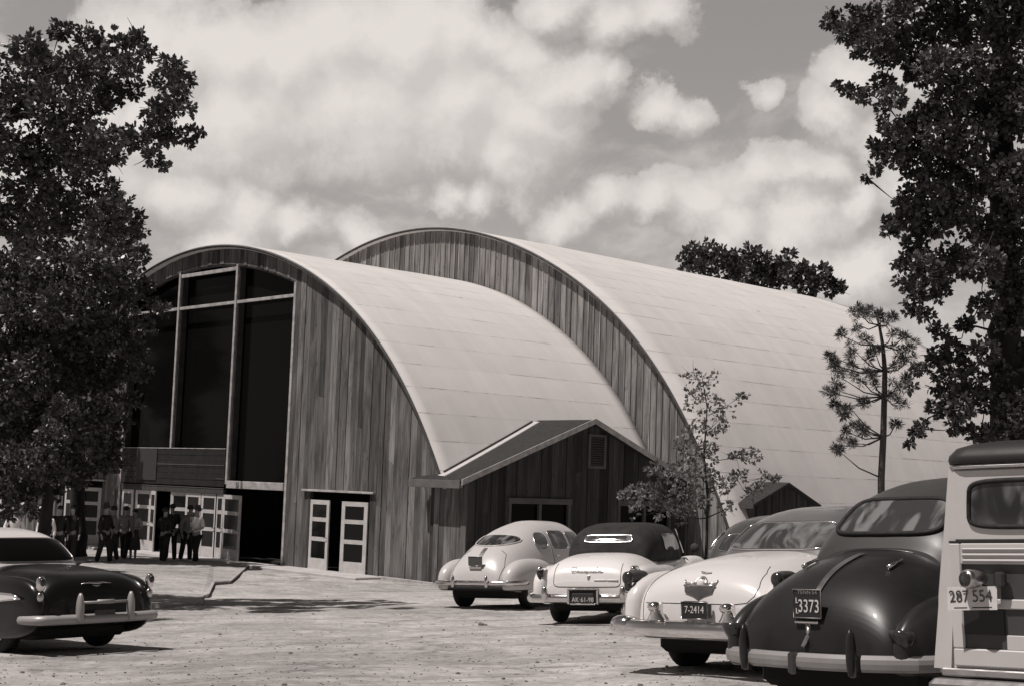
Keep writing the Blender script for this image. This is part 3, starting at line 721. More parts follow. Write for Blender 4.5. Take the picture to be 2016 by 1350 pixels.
FT = [(1565,540,26),(1610,548,26),(1640,570,16),(1588,530,19),(1620,535,17),(1590,560,28),(1630,560,20),(1652,556,12),(1662,575,10)]
tree('distant_tree', 'rightmost and lowest treetop sloping down behind the big roof', [(1600, 1000, 74, .35), (1600, 700, 74, .3), (1600, 560, 74, .15)], FT, 73, .27, 5.5, group='treetops behind the hall')
tree('broadleaf_tree', 'dark spreading tree standing close to the far left end of the plank front', [(20, 1080, 51, .25), (25, 900, 51, .2), (40, 700, 51, .12)],
     [(-40, 600, 60), (30, 560, 50), (90, 620, 55), (140, 680, 45), (60, 690, 60), (-20, 720, 60), (120, 750, 45), (170, 620, 36), (40, 780, 50), (170, 720, 34), (100, 830, 34), (10, 850, 44), (-90, 680, 70)], 51.5, .24, 6., djit=1.4)
# pine
pd = 19.5
base = P(1735, 1050, pd); off = np.array((base[0], base[1], gz(base[0], base[1])))
pine = thing('pine_tree', 'thin young pine with sparse needle tufts behind the black humpbacked sedan', 'tree', Matrix.Translation(off))
tp = [np.array((0, 0, -.1))]+[P(x, y, pd)-off for x, y in ((1735, 940), (1739, 860), (1741, 780), (1742, 730), (1738, 680), (1731, 640), (1722, 612))]
rs = [.055, .048, .044, .04, .035, .026, .018, .008]
mb = MB().tube(tp, rs, 10); C = []; D = []
tufts = [(1690,615,11),(1722,608,13),(1708,620,10),(1655,660,7),(1690,640,12),(1700,668,15),(1682,690,15),(1668,712,15),(1650,720,12),(1640,718,7),(1660,745,15),(1690,742,17),(1712,735,13),(1650,768,13),(1635,772,8),(1645,798,12),
  (1672,800,17),(1700,785,15),(1722,755,11),(1655,810,9),(1660,878,11),(1648,884,9),(1682,872,8),(1668,850,10),(1700,848,8),(1690,832,8),(1722,690,10),(1760,650,12),(1782,662,12),(1770,690,12),(1792,680,9),(1765,720,10),(1778,742,12),(1790,710,11),(1752,780,8),(1772,792,10),(1765,832,8),(1770,760,12),(1705,700,12),(1635,700,6),(1755,628,8),(1735,625,9)]
for (x, y, r) in tufts:
    dd = pd+rng.uniform(-.5, .5); c = P(x, y, dd)-off; rr = r*.95/FPX*dd
    i = min(range(1, len(tp)), key=lambda i: abs(tp[i][2]-(c[2]-.12)) ); p0 = tp[i]
    m1 = p0*.5+c*.5+np.array((0, 0, -.06)); mb.tube([p0, m1, c], [.012, .009, .004], 5)
    for _ in range(3):
        cc = c+rng.normal(size=3)*rr*.6; n = 62
        u = rng.normal(size=(n, 3)); u /= np.linalg.norm(u, axis=1, keepdims=True); u[:, 2] += .25
        C.append(np.repeat(cc[None], n, 0)+u*.01); D.append(u)
mb.build('trunk', m_barkp, pine, smooth=True)
leaf_obj('crown', np.concatenate(C), np.concatenate(D), .085, m_needle, pine, aspect=.085)
# dark woods left behind the hall
C = []; D = []
for i in range(46):
    c = P(rng.uniform(-420, 110), rng.uniform(740, 1010), rng.uniform(62, 75)); a, e = sprigs(c, rng.uniform(1.3, 2.3), 150); C.append(a); D.append(e)
leaf_obj('woodland', np.concatenate(C), np.concatenate(D), .45, m_leaf, None, kind='stuff')
bpy.data.objects['woodland']['label'] = 'dark mass of woods beyond the left end of the hall'; bpy.data.objects['woodland']['category'] = 'woods'

# ------------------------------------------------------------------ cars
m_chrome = mat('chrome', .72, .12, metal=1., var=.08, vscale=12)
m_chromed = mat('dull chrome', .5, .3, metal=1., var=.15, vscale=9)
m_redlens = mat('dark lens', .03, .15, spec=.6)
m_seam = mat('panel gap', .02, .8)
m_plate_dark = mat('dark licence plate', .018, .5); m_plate_txt = mat('plate lettering', .55, .5); m_plate_white = mat('white licence plate', .6, .5, var=.08, vscale=30)
def glass_mat(name, lo=.02, hi=.16, scale=2.2):
    m = bpy.data.materials.new(name); m.use_nodes = True; q = NB(m.node_tree); p = m.node_tree.nodes['Principled BSDF']
    t = q.n('ShaderNodeTexCoord').outputs['Object']
    n = q.noise(q.vm('MULTIPLY', t, (1., 1.8, .7)).outputs[0], scale, 3, .5, 1.2)  # pale mottling in the glass colour stands in for reflections
    v = q.mr(n, .42, .62, lo, hi)
    c = q.n('ShaderNodeCombineColor')
    for i in range(3): q.l(v, c.inputs[i])
    q.l(c.outputs[0], p.inputs['Base Color']); p.inputs['Roughness'].default_value = .04; p.inputs['Specular IOR Level'].default_value = .7
    return m
m_glass = glass_mat('car glass'); m_glassl = glass_mat('painted-reflection car glass', .04, .17, 2.2)
def hermite(tab):
    xs = np.array([t[0] for t in tab], float); ys = np.array([t[1] for t in tab], float); n = len(xs)
    dx = np.diff(xs); dy = np.diff(ys)/dx; m = np.zeros(n); m[0] = dy[0]; m[-1] = dy[-1]
    for i in range(1, n-1):
        if dy[i-1]*dy[i] > 0: w1 = 2*dx[i]+dx[i-1]; w2 = dx[i]+2*dx[i-1]; m[i] = (w1+w2)/(w1/dy[i-1]+w2/dy[i])
    def f(x):
        x = np.clip(x, xs[0], xs[-1]); i = int(np.clip(np.searchsorted(xs, x)-1, 0, n-2)); h = dx[i]; t = (x-xs[i])/h
        return float((2*t**3-3*t**2+1)*ys[i]+(t**3-2*t**2+t)*h*m[i]+(-2*t**3+3*t**2)*ys[i+1]+(t**3-t**2)*h*m[i+1])
    return f
class Shell:
    """car shell: (|y|/w)^n+((z-b)/(h-b))^m=1 at every station x"""
    def __init__(s, x0, x1, h, w, b=.3, n=2.6, m=2.4, rear=None):
        s.x0, s.x1 = x0, x1; s.h = hermite(h); s.w = hermite(w); s.b = b if callable(b) else (lambda x: b+(.13*max(0, 1-(x-x0)/.5)**1.5 if b < .5 else 0)); s.n, s.m = n, m
        s.rear = rear or x0+1.6
    def mesh(s, mb, ns=70, nphi=36):
        L_ = s.x1-s.x0; xs = [s.x0+L_*(.5-.5*math.cos(math.pi*i/ns))*1. for i in range(ns+1)]
        xs = sorted(set(xs+[s.x0+L_*.02*k/6 for k in range(7)])); V = []; Fc = []; n = nphi+1
        for x in xs:
            w, h, b_ = s.w(x), s.h(x), s.b(x)
            for j in range(n):
                a = math.pi*j/nphi; c, d = math.cos(a), math.sin(a)
                V.append((x, w*math.copysign(abs(c)**(2/s.n), c), b_+(h-b_)*abs(d)**(2/s.m)))
        for i in range(len(xs)-1):
            for j in range(nphi): q = i*n+j; Fc.append((q, q+n, q+n+1, q+1))
            Fc.append((i*n, i*n+nphi, (i+1)*n+nphi, (i+1)*n))
        Fc.append(tuple(range(n))); k = (len(xs)-1)*n; Fc.append(tuple(range(k+n-1, k-1, -1)))
        return mb.add(V, Fc)
    def F(s, x, y, z):
        b_, h, w = s.b(x), s.h(x), s.w(x); return (abs(y)/w)**s.n+(max(z-b_, 0)/(h-b_))**s.m
    def yz(s, y, z, off=.006):
        """point on the rear, seen along +x"""
        lo, hi = s.x0, s.rear
        if s.F(lo, y, z) < 1: return np.array((lo-off, y, z))
        for _ in range(30):
            md = (lo+hi)/2
            if s.F(md, y, z) > 1: lo = md
            else: hi = md
        return s._off((lo, y, z), off)
    def xz(s, x, z, side=1, off=.006):
        b_, h, w = s.b(x), s.h(x), s.w(x); t = 1-(max(z-b_, 0)/(h-b_))**s.m
        return s._off((x, side*w*max(t, 0)**(1/s.n), z), off)
    def _off(s, p, off):
        e = .004; x, y, z = p
        g = np.array((s.F(x+e, y, z)-s.F(x-e, y, z), s.F(x, y+e, z)-s.F(x, y-e, z), s.F(x, y, z+e)-s.F(x, y, z-e)))
        return np.array(p)+g/(np.linalg.norm(g)+1e-9)*off
def rrect(a0, a1, b0, b1, r=.3, n=40, skew=0., top=1., e=None):
    """rounded outline in (a,b); top narrows the upper edge"""
    P_ = []; ex = e or (2/(2+6*(1-r)))
    for i in range(n):
        t = 2*math.pi*i/n; c, d = math.cos(t), math.sin(t)
        u = math.copysign(abs(c)**ex, c); v = math.copysign(abs(d)**ex, d)
        k = 1+(top-1)*(v+1)/2
        P_.append(((a0+a1)/2+(a1-a0)/2*u*k+skew*v, (b0+b1)/2+(b1-b0)/2*v))
    return P_
def patch(outline, proj, name, material, parent, trim=None, trim_r=.009, rings=(0.0, .3, .55, .75, .9, 1.), tname='trim'):
    c = np.mean(outline, axis=0); n = len(outline); V = [proj(*c)]; Fc = []
    for r in rings[1:]:
        for p in outline: V.append(proj(*(c+(np.array(p)-c)*r)))
    for j in range(n): Fc.append((0, 1+j, 1+(j+1) % n))
    for k in range(len(rings)-2):
        for j in range(n): a = 1+k*n+j; b_ = 1+k*n+(j+1) % n; Fc.append((a, a+n, b_+n, b_))
    # make it a thin solid so it has real depth
    o = mk(name, V, Fc, material, parent, smooth=True)
    if trim is not None:
        pts = [proj(*p) for p in outline]; pts.append(pts[0]); pts.append(pts[1])
        MB().tube(pts, trim_r, 6, cap=False).build(tname, trim, o, smooth=True)
    return o
def seam(pts2, proj, mb, r=.006):
    q = []
    for a, c in zip(pts2, pts2[1:]):
        for k in range(6): q.append(proj(*(np.array(a)*(1-k/6)+np.array(c)*k/6)))
    q.append(proj(*pts2[-1])); return mb.tube(q, r, 5)
def text(s, size, name, material, parent, loc, rot, sx=1., depth=.002, shear=0., spacing=1.):
    cu = bpy.data.curves.new(name, 'FONT'); cu.body = s; cu.size = size; cu.extrude = depth; cu.align_x = 'CENTER'; cu.align_y = 'CENTER'; cu.shear = shear; cu.space_character = spacing; cu.resolution_u = 3
    t = bpy.data.objects.new(name, cu); COL.objects.link(t); bpy.context.view_layer.update()
    me = bpy.data.meshes.new_from_object(t.evaluated_get(bpy.context.evaluated_depsgraph_get())); me.name = name
    bpy.data.objects.remove(t); me.materials.clear(); me.materials.append(material)
    o = bpy.data.objects.new(name, me); COL.objects.link(o); o.parent = parent
    R_ = Matrix(rot).transposed().to_4x4()
    o.matrix_local = Matrix.Translation(loc) @ R_ @ Matrix.Diagonal((sx, 1, 1, 1)); return o
# text facing backwards (seen from behind the car): local right = -y, up = z, normal = -x
REAR = ((0, -1, 0), (0, 0, 1), (-1, 0, 0))
FH = np.array((-_sy, _cy)); RH = np.array((_cy, _sy))
def car_matrix(anchor, psi, local, z_from_ground=True):
    """heading psi degrees right of the view axis; local point sits over anchor (x,y)"""
    h = FH*math.cos(rad(psi))+RH*math.sin(rad(psi)); a = math.atan2(h[1], h[0])
    ca, sa = math.cos(a), math.sin(a)
    ox = anchor[0]-(local[0]*ca-local[1]*sa); oy = anchor[1]-(local[0]*sa+local[1]*ca)
    # follow the slope between the axles
    fx, fy = ox+3*ca, oy+3*sa; lx, ly = ox-.7*sa, oy+.7*ca; rx_, ry_ = ox+.7*sa, oy-.7*ca
    xa = Vector((3*ca, 3*sa, gz(fx, fy)-gz(ox, oy))).normalized(); ya = Vector((lx-rx_, ly-ry_, gz(lx, ly)-gz(rx_, ry_))).normalized()
    za = xa.cross(ya).normalized(); ya = za.cross(xa)
    m = Matrix.Identity(4)
    for i in range(3): m[i][0] = xa[i]; m[i][1] = ya[i]; m[i][2] = za[i]
    m[0][3] = ox; m[1][3] = oy; m[2][3] = gz(ox, oy)+.0
    return m
def wheel(parent, x, y, r=.355, w=.19, hub=None):
    s = 1 if y > 0 else -1
    prof = [(r*.55, -w/2), (r*.86, -w/2), (r*.97, -w*.38), (r, -w*.2), (r, w*.2), (r*.97, w*.38), (r*.86, w/2), (r*.6, w/2), (r*.58, w*.3), (0, w*.3)]
    o = MB().lathe([(0, -w*.4)]+prof, (x, y, r), (0, s, 0), 28).build('wheel', m_black, parent, smooth=True)
    MB().lathe([(.0, w*.42), (.07, w*.42), (.13, w*.38), (.17, w*.32), (.19, w*.31), (.20, w*.30)], (x, y, r), (0, s, 0), 20).build('hubcap', hub or m_chromed, o, smooth=True)
def bumper_path(W_, bow=.10, wrap=.30, n=24):
    p = []
    for i in range(n+1):
        t = -1+2*i/n; y = W_*t; p.append((bow*abs(t)**3, y))
    a = p[0]; c = p[-1]
    for k in range(1, 5): p.insert(0, (a[0]+wrap*k/4, a[1]-.05*math.sin(k/4*1.57)))
    for k in range(1, 5): p.append((c[0]+wrap*k/4, c[1]+.05*math.sin(k/4*1.57)))
    return p
def bumper(parent, z, W_, hgt=.13, th=.045, bow=.10, wrap=.30, x=0., material=None, name='rear_bumper', bulge=.03):
    sec = [(-th*.2, -hgt/2), (th*.35, -hgt*.48), (bulge+th*.5, -hgt*.3), (bulge+th*.8, 0), (bulge+th*.5, hgt*.3), (th*.35, hgt*.48), (-th*.2, hgt/2), (-th*.35, 0)]
    path = [(x+a, y, z) for a, y in bumper_path(W_, bow, wrap)]
    path = path[::-1]   # outward = -x
    return MB().sweep(path, [(-a, c) for a, c in sec][::-1] if False else sec, ).build(name, material or m_chrome, parent, smooth=True)
def guard(parent, y, z0, z1, x=-.03, w=.045, dep=.055, material=None, name='bumper_guard'):
    V = []; Fc = []; k = 10; n = 12
    for i in range(k+1):
        t = i/k; z = z0+(z1-z0)*t; s = (math.sin(math.pi*min(max(t*.86+.12, 0), 1)))**.45
        for j in range(n):
            a = 2*math.pi*j/n; V.append((x-dep*.4+dep*math.cos(a)*s, y+w*math.sin(a)*s, z))
    for i in range(k):
        for j in range(n): Fc.append((i*n+j, i*n+(j+1) % n, (i+1)*n+(j+1) % n, (i+1)*n+j))
    Fc.append(tuple(range(n-1, -1, -1))); Fc.append(tuple(range(k*n, k*n+n)))
    return mk(name, V, Fc, material or m_chrome, parent, smooth=True)
def plate(parent, x, y, z, w=.30, h=.15, bg=None, fr=None, lines=(), tilt=0.):
    o = MB().bevbox((x-.006, y-w/2, z-h/2), (x+.006, y+w/2, z+h/2), .004).build('licence_plate', bg or m_plate_dark, parent)
    e = MB(); q = [(x-.008, y-w/2, z-h/2), (x-.008, y+w/2, z-h/2), (x-.008, y+w/2, z+h/2), (x-.008, y-w/2, z+h/2), (x-.008, y-w/2, z-h/2)]
    if fr: e.tube(q, .005, 5).build('plate_frame', fr, o, smooth=True)
    for (s, sz, dy, dz, sxx, mt) in lines: text(s, sz, 'plate_lettering', mt, o, (x-.009, y-dy, z+dz), REAR, sxx)
    return o
def chassis(parent, L_=4.9, w=.70, z0=.20, z1=.5):
    MB().bevbox((.45, -w, z0), (L_-.4, w, z1), .05).build('underbody', m_under, parent)
def interior_wheels(root, xr=.95, xf=3.95, y=.71, r=.355):
    for x in (xr, xf):
        for s in (1, -1): wheel(root, x, s*y, r)
def side_windows(sh, root, outs, gm, trim, r=.009):
    for s in (1, -1):
        for o in outs: patch([(a, c) for a, c in o], lambda a, c: sh.xz(a, c, s, .007), 'side_window', gm, root, trim, r)

# --- pale fastback sedan
def fastback():
    m_body = mat('pale grey car paint', .50, .32, spec=.5, coat=.35, var=.05, vscale=1.4)
    mw = car_matrix(P(930, 1150, 27.0)[:2], 29, (0, 0))
    r = thing('parked_car', 'pale fastback sedan with an oval rear window, farthest left of the row by the annex', 'car', mw)
    sh = Shell(.08, 5.0, [(.08,.50),(.13,.70),(.22,.86),(.4,1.04),(.65,1.19),(.95,1.33),(1.3,1.48),(1.75,1.60),(2.3,1.68),(3.0,1.67),(3.4,1.58),(3.7,1.32),(3.9,1.08),(4.2,1.02),(4.8,.9),(5.0,.55)],
               [(.08,.42),(.13,.54),(.22,.63),(.4,.70),(.7,.75),(1.2,.79),(2.5,.81),(3.5,.78),(4.2,.6),(5.0,.35)], .32, 2.7, 2.5)
    mb = MB(); sh.mesh(mb)
    Shell(.9, 4.3, [(.9,.85),(1.2,.93),(2.,.96),(3.5,.95),(4.3,.9)], [(.9,.72),(1.2,.84),(2,.88),(3.5,.87),(4.3,.75)], .27, 5, 4).mesh(mb, 30, 24)
    for s in (1, -1):
        mb.ell((.98, s*.70, .50), (.92, .235, .44), 2.5, zcut=.37)
        mb.ell((4.15, s*.70, .52), (.85, .24, .44), 2.5, zcut=.37)
    mb.build('body', m_body, r, smooth=True)
    ov = [(.46*math.cos(t)*(1+.0*math.sin(t)), 1.275+.115*math.sin(t)*(1 if math.sin(t) > 0 else .85)) for t in np.linspace(0, 2*math.pi, 44, endpoint=False)]
    ov = [(math.copysign(abs(a/.46)**.8, a)*.47, z) for a, z in ov]
    patch(ov, lambda a, c: sh.yz(a, c, .005), 'rear_window', m_glass, r, m_body, .014)
    side_windows(sh, r, [rrect(1.38, 1.86, 1.10, 1.43, .9, top=.78, skew=.06), rrect(1.97, 2.62, 1.10, 1.47, .35, top=.95), rrect(2.70, 3.28, 1.10, 1.45, .35, top=.86, skew=-.05)], m_glass, m_chromed)
    sm = MB()
    for s in (1, -1):
        seam([(s*.50, .48), (s*.54, .8), (s*.46, 1.02), (s*.34, 1.10)], lambda a, c: sh.yz(a, c, .001), sm, .005)
    for s in (1, -1): seam([(1.92, .5), (1.92, .9), (1.92, 1.45)], lambda a, c: sh.xz(a, c, s, .001), sm, .005)
    sm.build_each('panel_gap', m_seam, r)
    cs = MB(); pts = [sh.yz(0, z, .006) for z in np.linspace(.98, 1.14, 8)]
    for k in range(7):
        p, q = pts[k], pts[k+1]; cs.add([(p[0], -.04, p[2]), (p[0], .04, p[2]), (q[0], .04, q[2]), (q[0], -.04, q[2])], [(3, 2, 1, 0)])
    cs.build('centre_strip', m_chromed, r)
    q = sh.yz(0, .86)
    pl = plate(r, q[0]-.07, .0, .90, .30, .17, mat('grey licence plate', .07, .5), m_chromed)
    MB().bevbox((q[0]-.10, -.13, .765), (q[0]-.04, .13, .80), .01).build('plate_lamp', m_chrome, r)
    MB().tube([(q[0]-.03, 0, .76), (q[0]-.06, 0, .66), (.12, 0, .55)], .03, 8).build('trunk_handle', m_chrome, r, smooth=True)
    for s in (1, -1):
        MB().ell((.185, s*.73, .66), (.05, .065, .05), 3, 10, 14).build('tail_light', m_redlens, r, smooth=True)
        MB().bevbox((.13, s*.73-.02, .54), (.17, s*.73+.02, .60), .008).build('reflector', m_chrome, r)
        guard(r, s*.36, .42, .64, -.05, .04)
        h = sh.xz(1.98, .98, s, .03); MB().tube([h, h+np.array((.12, 0, 0))], .012, 6).build('door_handle', m_chrome, r)
    bumper(r, .50, .86, .10, bow=.14, wrap=.35, x=-.0)
    MB().sweep([(.10+a, y, .40) for a, y in bumper_path(.80, .14, .3)][::-1], [(0, -.05), (.02, -.05), (.03, .03), (0, .03)]).build('splash_pan', m_under, r, smooth=True)
    chassis(r); interior_wheels(r)
    return r
fastback()

# --- white convertible with a dark cloth top
def convertible():
    m_body = mat('white car paint', .72, .28, spec=.5, coat=.4, var=.03, vscale=1.2)
    m_top = mat('dark canvas top', .018, .85, var=.3, vscale=5, bump=.3)
    mw = car_matrix(P(1154, 1182, 22.0)[:2], 20, (0, 0))
    r = thing('parked_car', 'white convertible with its black cloth roof raised and a slim chrome-framed rear window', 'car', mw)
    sh = Shell(.10, 5.0, [(.10,.66),(.14,.80),(.22,.90),(.4,.99),(.7,1.05),(1.1,1.09),(1.5,1.09),(2.2,1.06),(3.4,1.05),(4.3,1.0),(4.85,.85),(5.0,.6)],
               [(.10,.66),(.14,.74),(.22,.79),(.4,.82),(.8,.84),(1.6,.86),(3,.87),(4.2,.8),(5.,.55)], .30, 3.4, 3.6)
    mb = MB(); sh.mesh(mb)
    Shell(.9, 4.6, [(.9,.80),(1.3,.92),(2.,.98),(3.5,.99),(4.6,.92)], [(.9,.78),(1.3,.89),(2,.92),(3.5,.92),(4.6,.8)], .27, 6, 5).mesh(mb, 30, 24)
    for s in (1, -1):
        mb.ell((1.02, s*.76, .54), (1.0, .175, .36), 3.0, zcut=.37)
        mb.ell((4.1, s*.72, .58), (.9, .22, .42), 2.8, zcut=.37)
    mb.build('body', m_body, r, smooth=True)
    tp = Shell(1.28, 3.55, [(1.28,1.12),(1.36,1.30),(1.55,1.45),(1.9,1.54),(2.4,1.58),(3.0,1.57),(3.35,1.47),(3.5,1.40),(3.55,1.3)],
               [(1.28,.62),(1.36,.68),(1.55,.72),(2.2,.75),(3.2,.73),(3.55,.68)], .95, 5.0, 2.8)
    tb = MB(); tp.mesh(tb); t_ = tb.build('cloth_top', m_top, r, smooth=True)
    patch(rrect(-.40, .40, 1.255, 1.365, .12, top=.95), lambda a, c: tp.yz(a, c, .006), 'rear_window', m_glassl, t_, m_chrome, .011)
    for s in (1, -1):
        patch(rrect(2.05, 3.25, 1.11, 1.40, .2, top=.86, skew=-.05), lambda a, c: tp.xz(a, c, s, .006), 'side_window', m_glassl, t_, m_black, .01)
        MB().tube([(3.62, s*.70, 1.06), (3.32, s*.64, 1.47)], .018, 6).build('windscreen_pillar', m_chrome, r)
    MB().add([(3.64, .68, 1.06), (3.64, -.68, 1.06), (3.36, -.62, 1.46), (3.36, .62, 1.46)], [(0, 1, 2, 3)]).build('windscreen', m_glassl, r)
    MB().lathe([(0, 0), (.04, 0), (.075, .03), (.08, .06), (.07, .07), (0, .075)], (3.5, -.95, 1.14), (-1, 0, 0), 14).build('wing_mirror', m_post, r, smooth=True)
    sm = MB(); pr = lambda a, c: sh.yz(a, c, .0015)
    seam([(-.52, .93), (-.53, .85), (-.535, .64), (-.51, .60), (-.46, .585), (0, .58), (.46, .585), (.51, .60), (.535, .64), (.53, .85), (.52, .93)], pr, sm, .0045)
    sm.build_each('panel_gap', m_seam, r)
    x0 = sh.yz(0, .80)[0]
    text('Chesapeake', .105, 'script_badge', m_chromed, r, (x0-.008, .02, .845), REAR, 1.0, .003, .4)
    MB().bevbox((x0-.03, -.085-.02+.05, .66), (x0, -.055+.05+.0, .76), .01).build('trunk_handle', m_chromed, r)
    e = MB(); e.bevbox((sh.yz(-.2, .68)[0]-.006, -.31, .672), (sh.yz(-.2, .68)[0]+.02, -.12, .69), .003); e.bevbox((sh.yz(-.2, .68)[0]-.006, -.50, .672), (sh.yz(-.2, .68)[0]+.02, -.32, .69), .003)
    e.build('badge_bar', m_chromed, r)
    hs = MB().bevbox((-.10, -.23, .33), (-.02, .23, .545), .02).build('plate_housing', m_plate_dark, r)
    MB().bevbox((-.125, -.255, .54), (-.01, .255, .572), .012).bevbox((-.125, .205, .33), (-.02, .255, .54), .012).bevbox((-.125, -.255, .33), (-.02, -.205, .54), .012).build('plate_surround', m_chrome, hs)
    plate(r, -.115, 0, .415, .34, .15, mat('dark brown plate', .03, .5), None, [('AK·61-98', .10, 0, -.02, .9, m_plate_txt)])
    MB().bevbox((-.135, -.20, .322), (-.09, .20, .342), .005).build('plate_rail', m_chrome, r)
    for s in (1, -1):
        q = (.10, s*.745)
        b1 = MB().ell((.10, s*.745, .80), (.06, .062, .085), 2.2, 12, 16).bevbox((.055, s*.745-.03, .60), (.12, s*.745+.03, .76), .015).build('tail_light', m_redlens, r, smooth=True)
        MB().ell((.18, s*.745, .86), (.16, .055, .045), 2.4, 12, 16).build('tail_light_hood', m_chrome, b1, smooth=True)
        guard(r, s*.62, .40, .60, -.06, .055, .06)
        MB().ell((.34, s*.92, .44), (.22, .05, .09), 2.5, 10, 16).build('bumper_end', m_chrome, r, smooth=True)
    bumper(r, .415, .90, .14, bow=.10, wrap=.36, x=-.02)
    h = sh.xz(2.2, .95, -1, .05)
    MB().tube([(2.2, -.93, .93), (2.35, -.93, .93)], .014, 6).build('door_handle', m_chrome, r)
    chassis(r); interior_wheels(r, y=.70)
    return r
convertible()

# --- pale two-tone sedan with winged badge
def winged_sedan():
    m_body = mat('cream car paint', .62, .26, spec=.5, coat=.5, var=.03, vscale=1.2)
    m_roofp = mat('grey car roof paint', .11, .3, spec=.5, coat=.4, var=.1, vscale=3)
    mw = car_matrix(P(1366, 1222, 13.35)[:2], 41, (0, 0))
    r = thing('parked_car', 'cream sedan with grey roof, round winged trunk badge and dark plate 7-2414', 'car', mw)
    sh = Shell(.12, 5.1, [(.12,.68),(.15,.80),(.21,.90),(.36,1.0),(.62,1.07),(1.0,1.12),(1.5,1.16),(2.0,1.16),(3.7,1.12),(4.5,1.02),(4.95,.85),(5.1,.6)],
               [(.12,.66),(.15,.73),(.21,.79),(.36,.85),(.7,.88),(1.5,.90),(3.5,.91),(4.5,.86),(5.1,.6)], .30, 3.0, 3.2)
    mb = MB(); sh.mesh(mb, 90, 44)
    for s in (1, -1):
        mb.ell((1.0, s*.76, .56), (.93, .155, .42), 3.0, zcut=.37)
    mb.build('body', m_body, r, smooth=True)
    cb = Shell(1.50, 4.0, [(1.50,1.14),(1.6,1.24),(1.8,1.38),(2.05,1.50),(2.4,1.59),(2.8,1.63),(3.2,1.60),(3.55,1.48),(3.8,1.30),(4.0,1.13)],
               [(1.50,.60),(1.6,.66),(1.8,.71),(2.2,.75),(3.2,.75),(3.7,.72),(4.0,.66)], .95, 4.2, 3.0, rear=2.6)
    tb = MB(); cb.mesh(tb, 60, 36); c_ = tb.build('roof', m_roofp, r, smooth=True)
    patch(rrect(-.60, .60, 1.175, 1.45, .3, top=.86), lambda a, c: cb.yz(a, c, .006), 'rear_window', m_glassl, c_, m_chrome, .010)
    MB().bevbox((1.60, -.17, 1.165), (1.80, .02, 1.215), .02).build('straw_hat', mat('pale hat', .6, .8), r)
    side_windows(cb, r, [rrect(2.16, 2.62, 1.17, 1.45, .5, top=.8, skew=.05), rrect(2.70, 3.3, 1.17, 1.50, .3, top=.95)], m_glass, m_chrome)
    sm = MB(); pr = lambda a, c: sh.yz(a, c, .0012)
    seam([(-.50, 1.02), (-.56, .96), (-.60, .84), (-.585, .76), (-.52, .70), (-.4, .685), (.4, .685), (.60, .685)], pr, sm, .0035)
    seam([(.62, .50), (.64, .72), (.62, .86), (.56, .96), (.48, 1.02)], pr, sm, .0035)
    seam([(-.70, .48), (-.705, .7), (-.68, .82)], pr, sm, .0035)
    sm.build_each('panel_gap', m_seam, r)
    # winged badge
    bx = lambda y, z: sh.yz(y, z, .012)
    e = MB(); yb, zb = 0., .845
    e.tube([bx(-.175, zb), bx(-.1, zb), bx(0, zb), bx(.1, zb), bx(.175, zb)], .012, 8)
    for s in (1, -1):
        e.tube([bx(s*.165, zb+.022), bx(s*.06, zb+.022)], .006, 6); e.tube([bx(s*.165, zb+.018), bx(s*.18, zb+.05)], .006, 6)
    e.tube([bx(.062*math.cos(t), zb+.012+.062*math.sin(t)) for t in np.linspace(0, math.pi, 14)], .012, 8)
    bo = e.build('winged_badge', m_chromed, r, smooth=True)
    V = [bx(y, z) for y, z in ((-.165, zb-.01), (-.15, zb-.06), (-.06, zb-.085), (0, zb-.115), (.06, zb-.085), (.15, zb-.06), (.165, zb-.01), (0, zb-.01))]
    V = [tuple(np.array(v)-(.004, 0, 0)) for v in V]
    mk('badge_shield', V, [(0, 1, 7), (1, 2, 7), (2, 3, 7), (3, 4, 7), (4, 5, 7), (5, 6, 7)], mat('dull badge metal', .12, .35, metal=.7), bo)
    MB().ell(tuple(bx(0, zb+.022)), (.02, .042, .042), 2., 10, 14).build('badge_globe', mat('white enamel', .75, .3), bo, smooth=True)
    MB().tube([bx(-.055, .965), bx(0, .958), bx(.055, .965)], .009, 6).build('trunk_button', m_chromed, r)
    xq = sh.yz(0, .60)[0]
    plate(r, xq-.05, .0, .625, .29, .155, m_plate_dark, m_chromed, [('7-2414', .093, 0, .005, .78, m_plate_txt), ('COLORADO', .018, .0, -.055, 1.6, m_plate_txt)] if False else [('7-2414', .093, 0, .005, .82, m_plate_txt)])
    MB().bevbox((xq-.055, -.17, .56), (xq-.02, -.145, .69), .005).bevbox((xq-.06, -.12, .700), (xq-.03, .12, .712), .004).build('plate_bracket', m_redlens, r)
    for s in (1, -1):
        t = MB().ell((.30, s*.83, .93), (.17, .062, .06), 2.6, 14, 18).build('tail_light_hood', m_post, r, smooth=True)
        MB().ell((.16, s*.83, .915), (.045, .06, .065), 2.2, 12, 16).bevbox((.13, s*.83-.035, .79), (.19, s*.83+.035, .89), .015).build('tail_light', m_redlens, t, smooth=True)
        MB().bevbox((.13, s*.83-.03, .70), (.16, s*.83+.03, .785), .01).build('reflector', m_chrome, t)
        g = MB().ell((.0, s*.40, .655), (.085, .065, .05), 2.3, 12, 18).build('bumper_guard', m_chrome, r, smooth=True)
        V = []; Fc = []
        for k in range(9):
            tt = k/8; z = .50+.15*tt; w = .055+.09*(1-tt)**2.2
            for j in range(12): a = 2*math.pi*j/12; V.append((.02-.07*math.cos(a)*.9, s*.40+w*math.sin(a), z))
        for k in range(8):
            for j in range(12): Fc.append((k*12+j, k*12+(j+1) % 12, (k+1)*12+(j+1) % 12, (k+1)*12+j))
        mk('guard_foot', V, Fc, m_chrome, g, smooth=True)
        MB().ell((.06, s*.80, .47), (.13, .14, .10), 2.5, 14, 20).build('bumper_end', m_chrome, r, smooth=True)
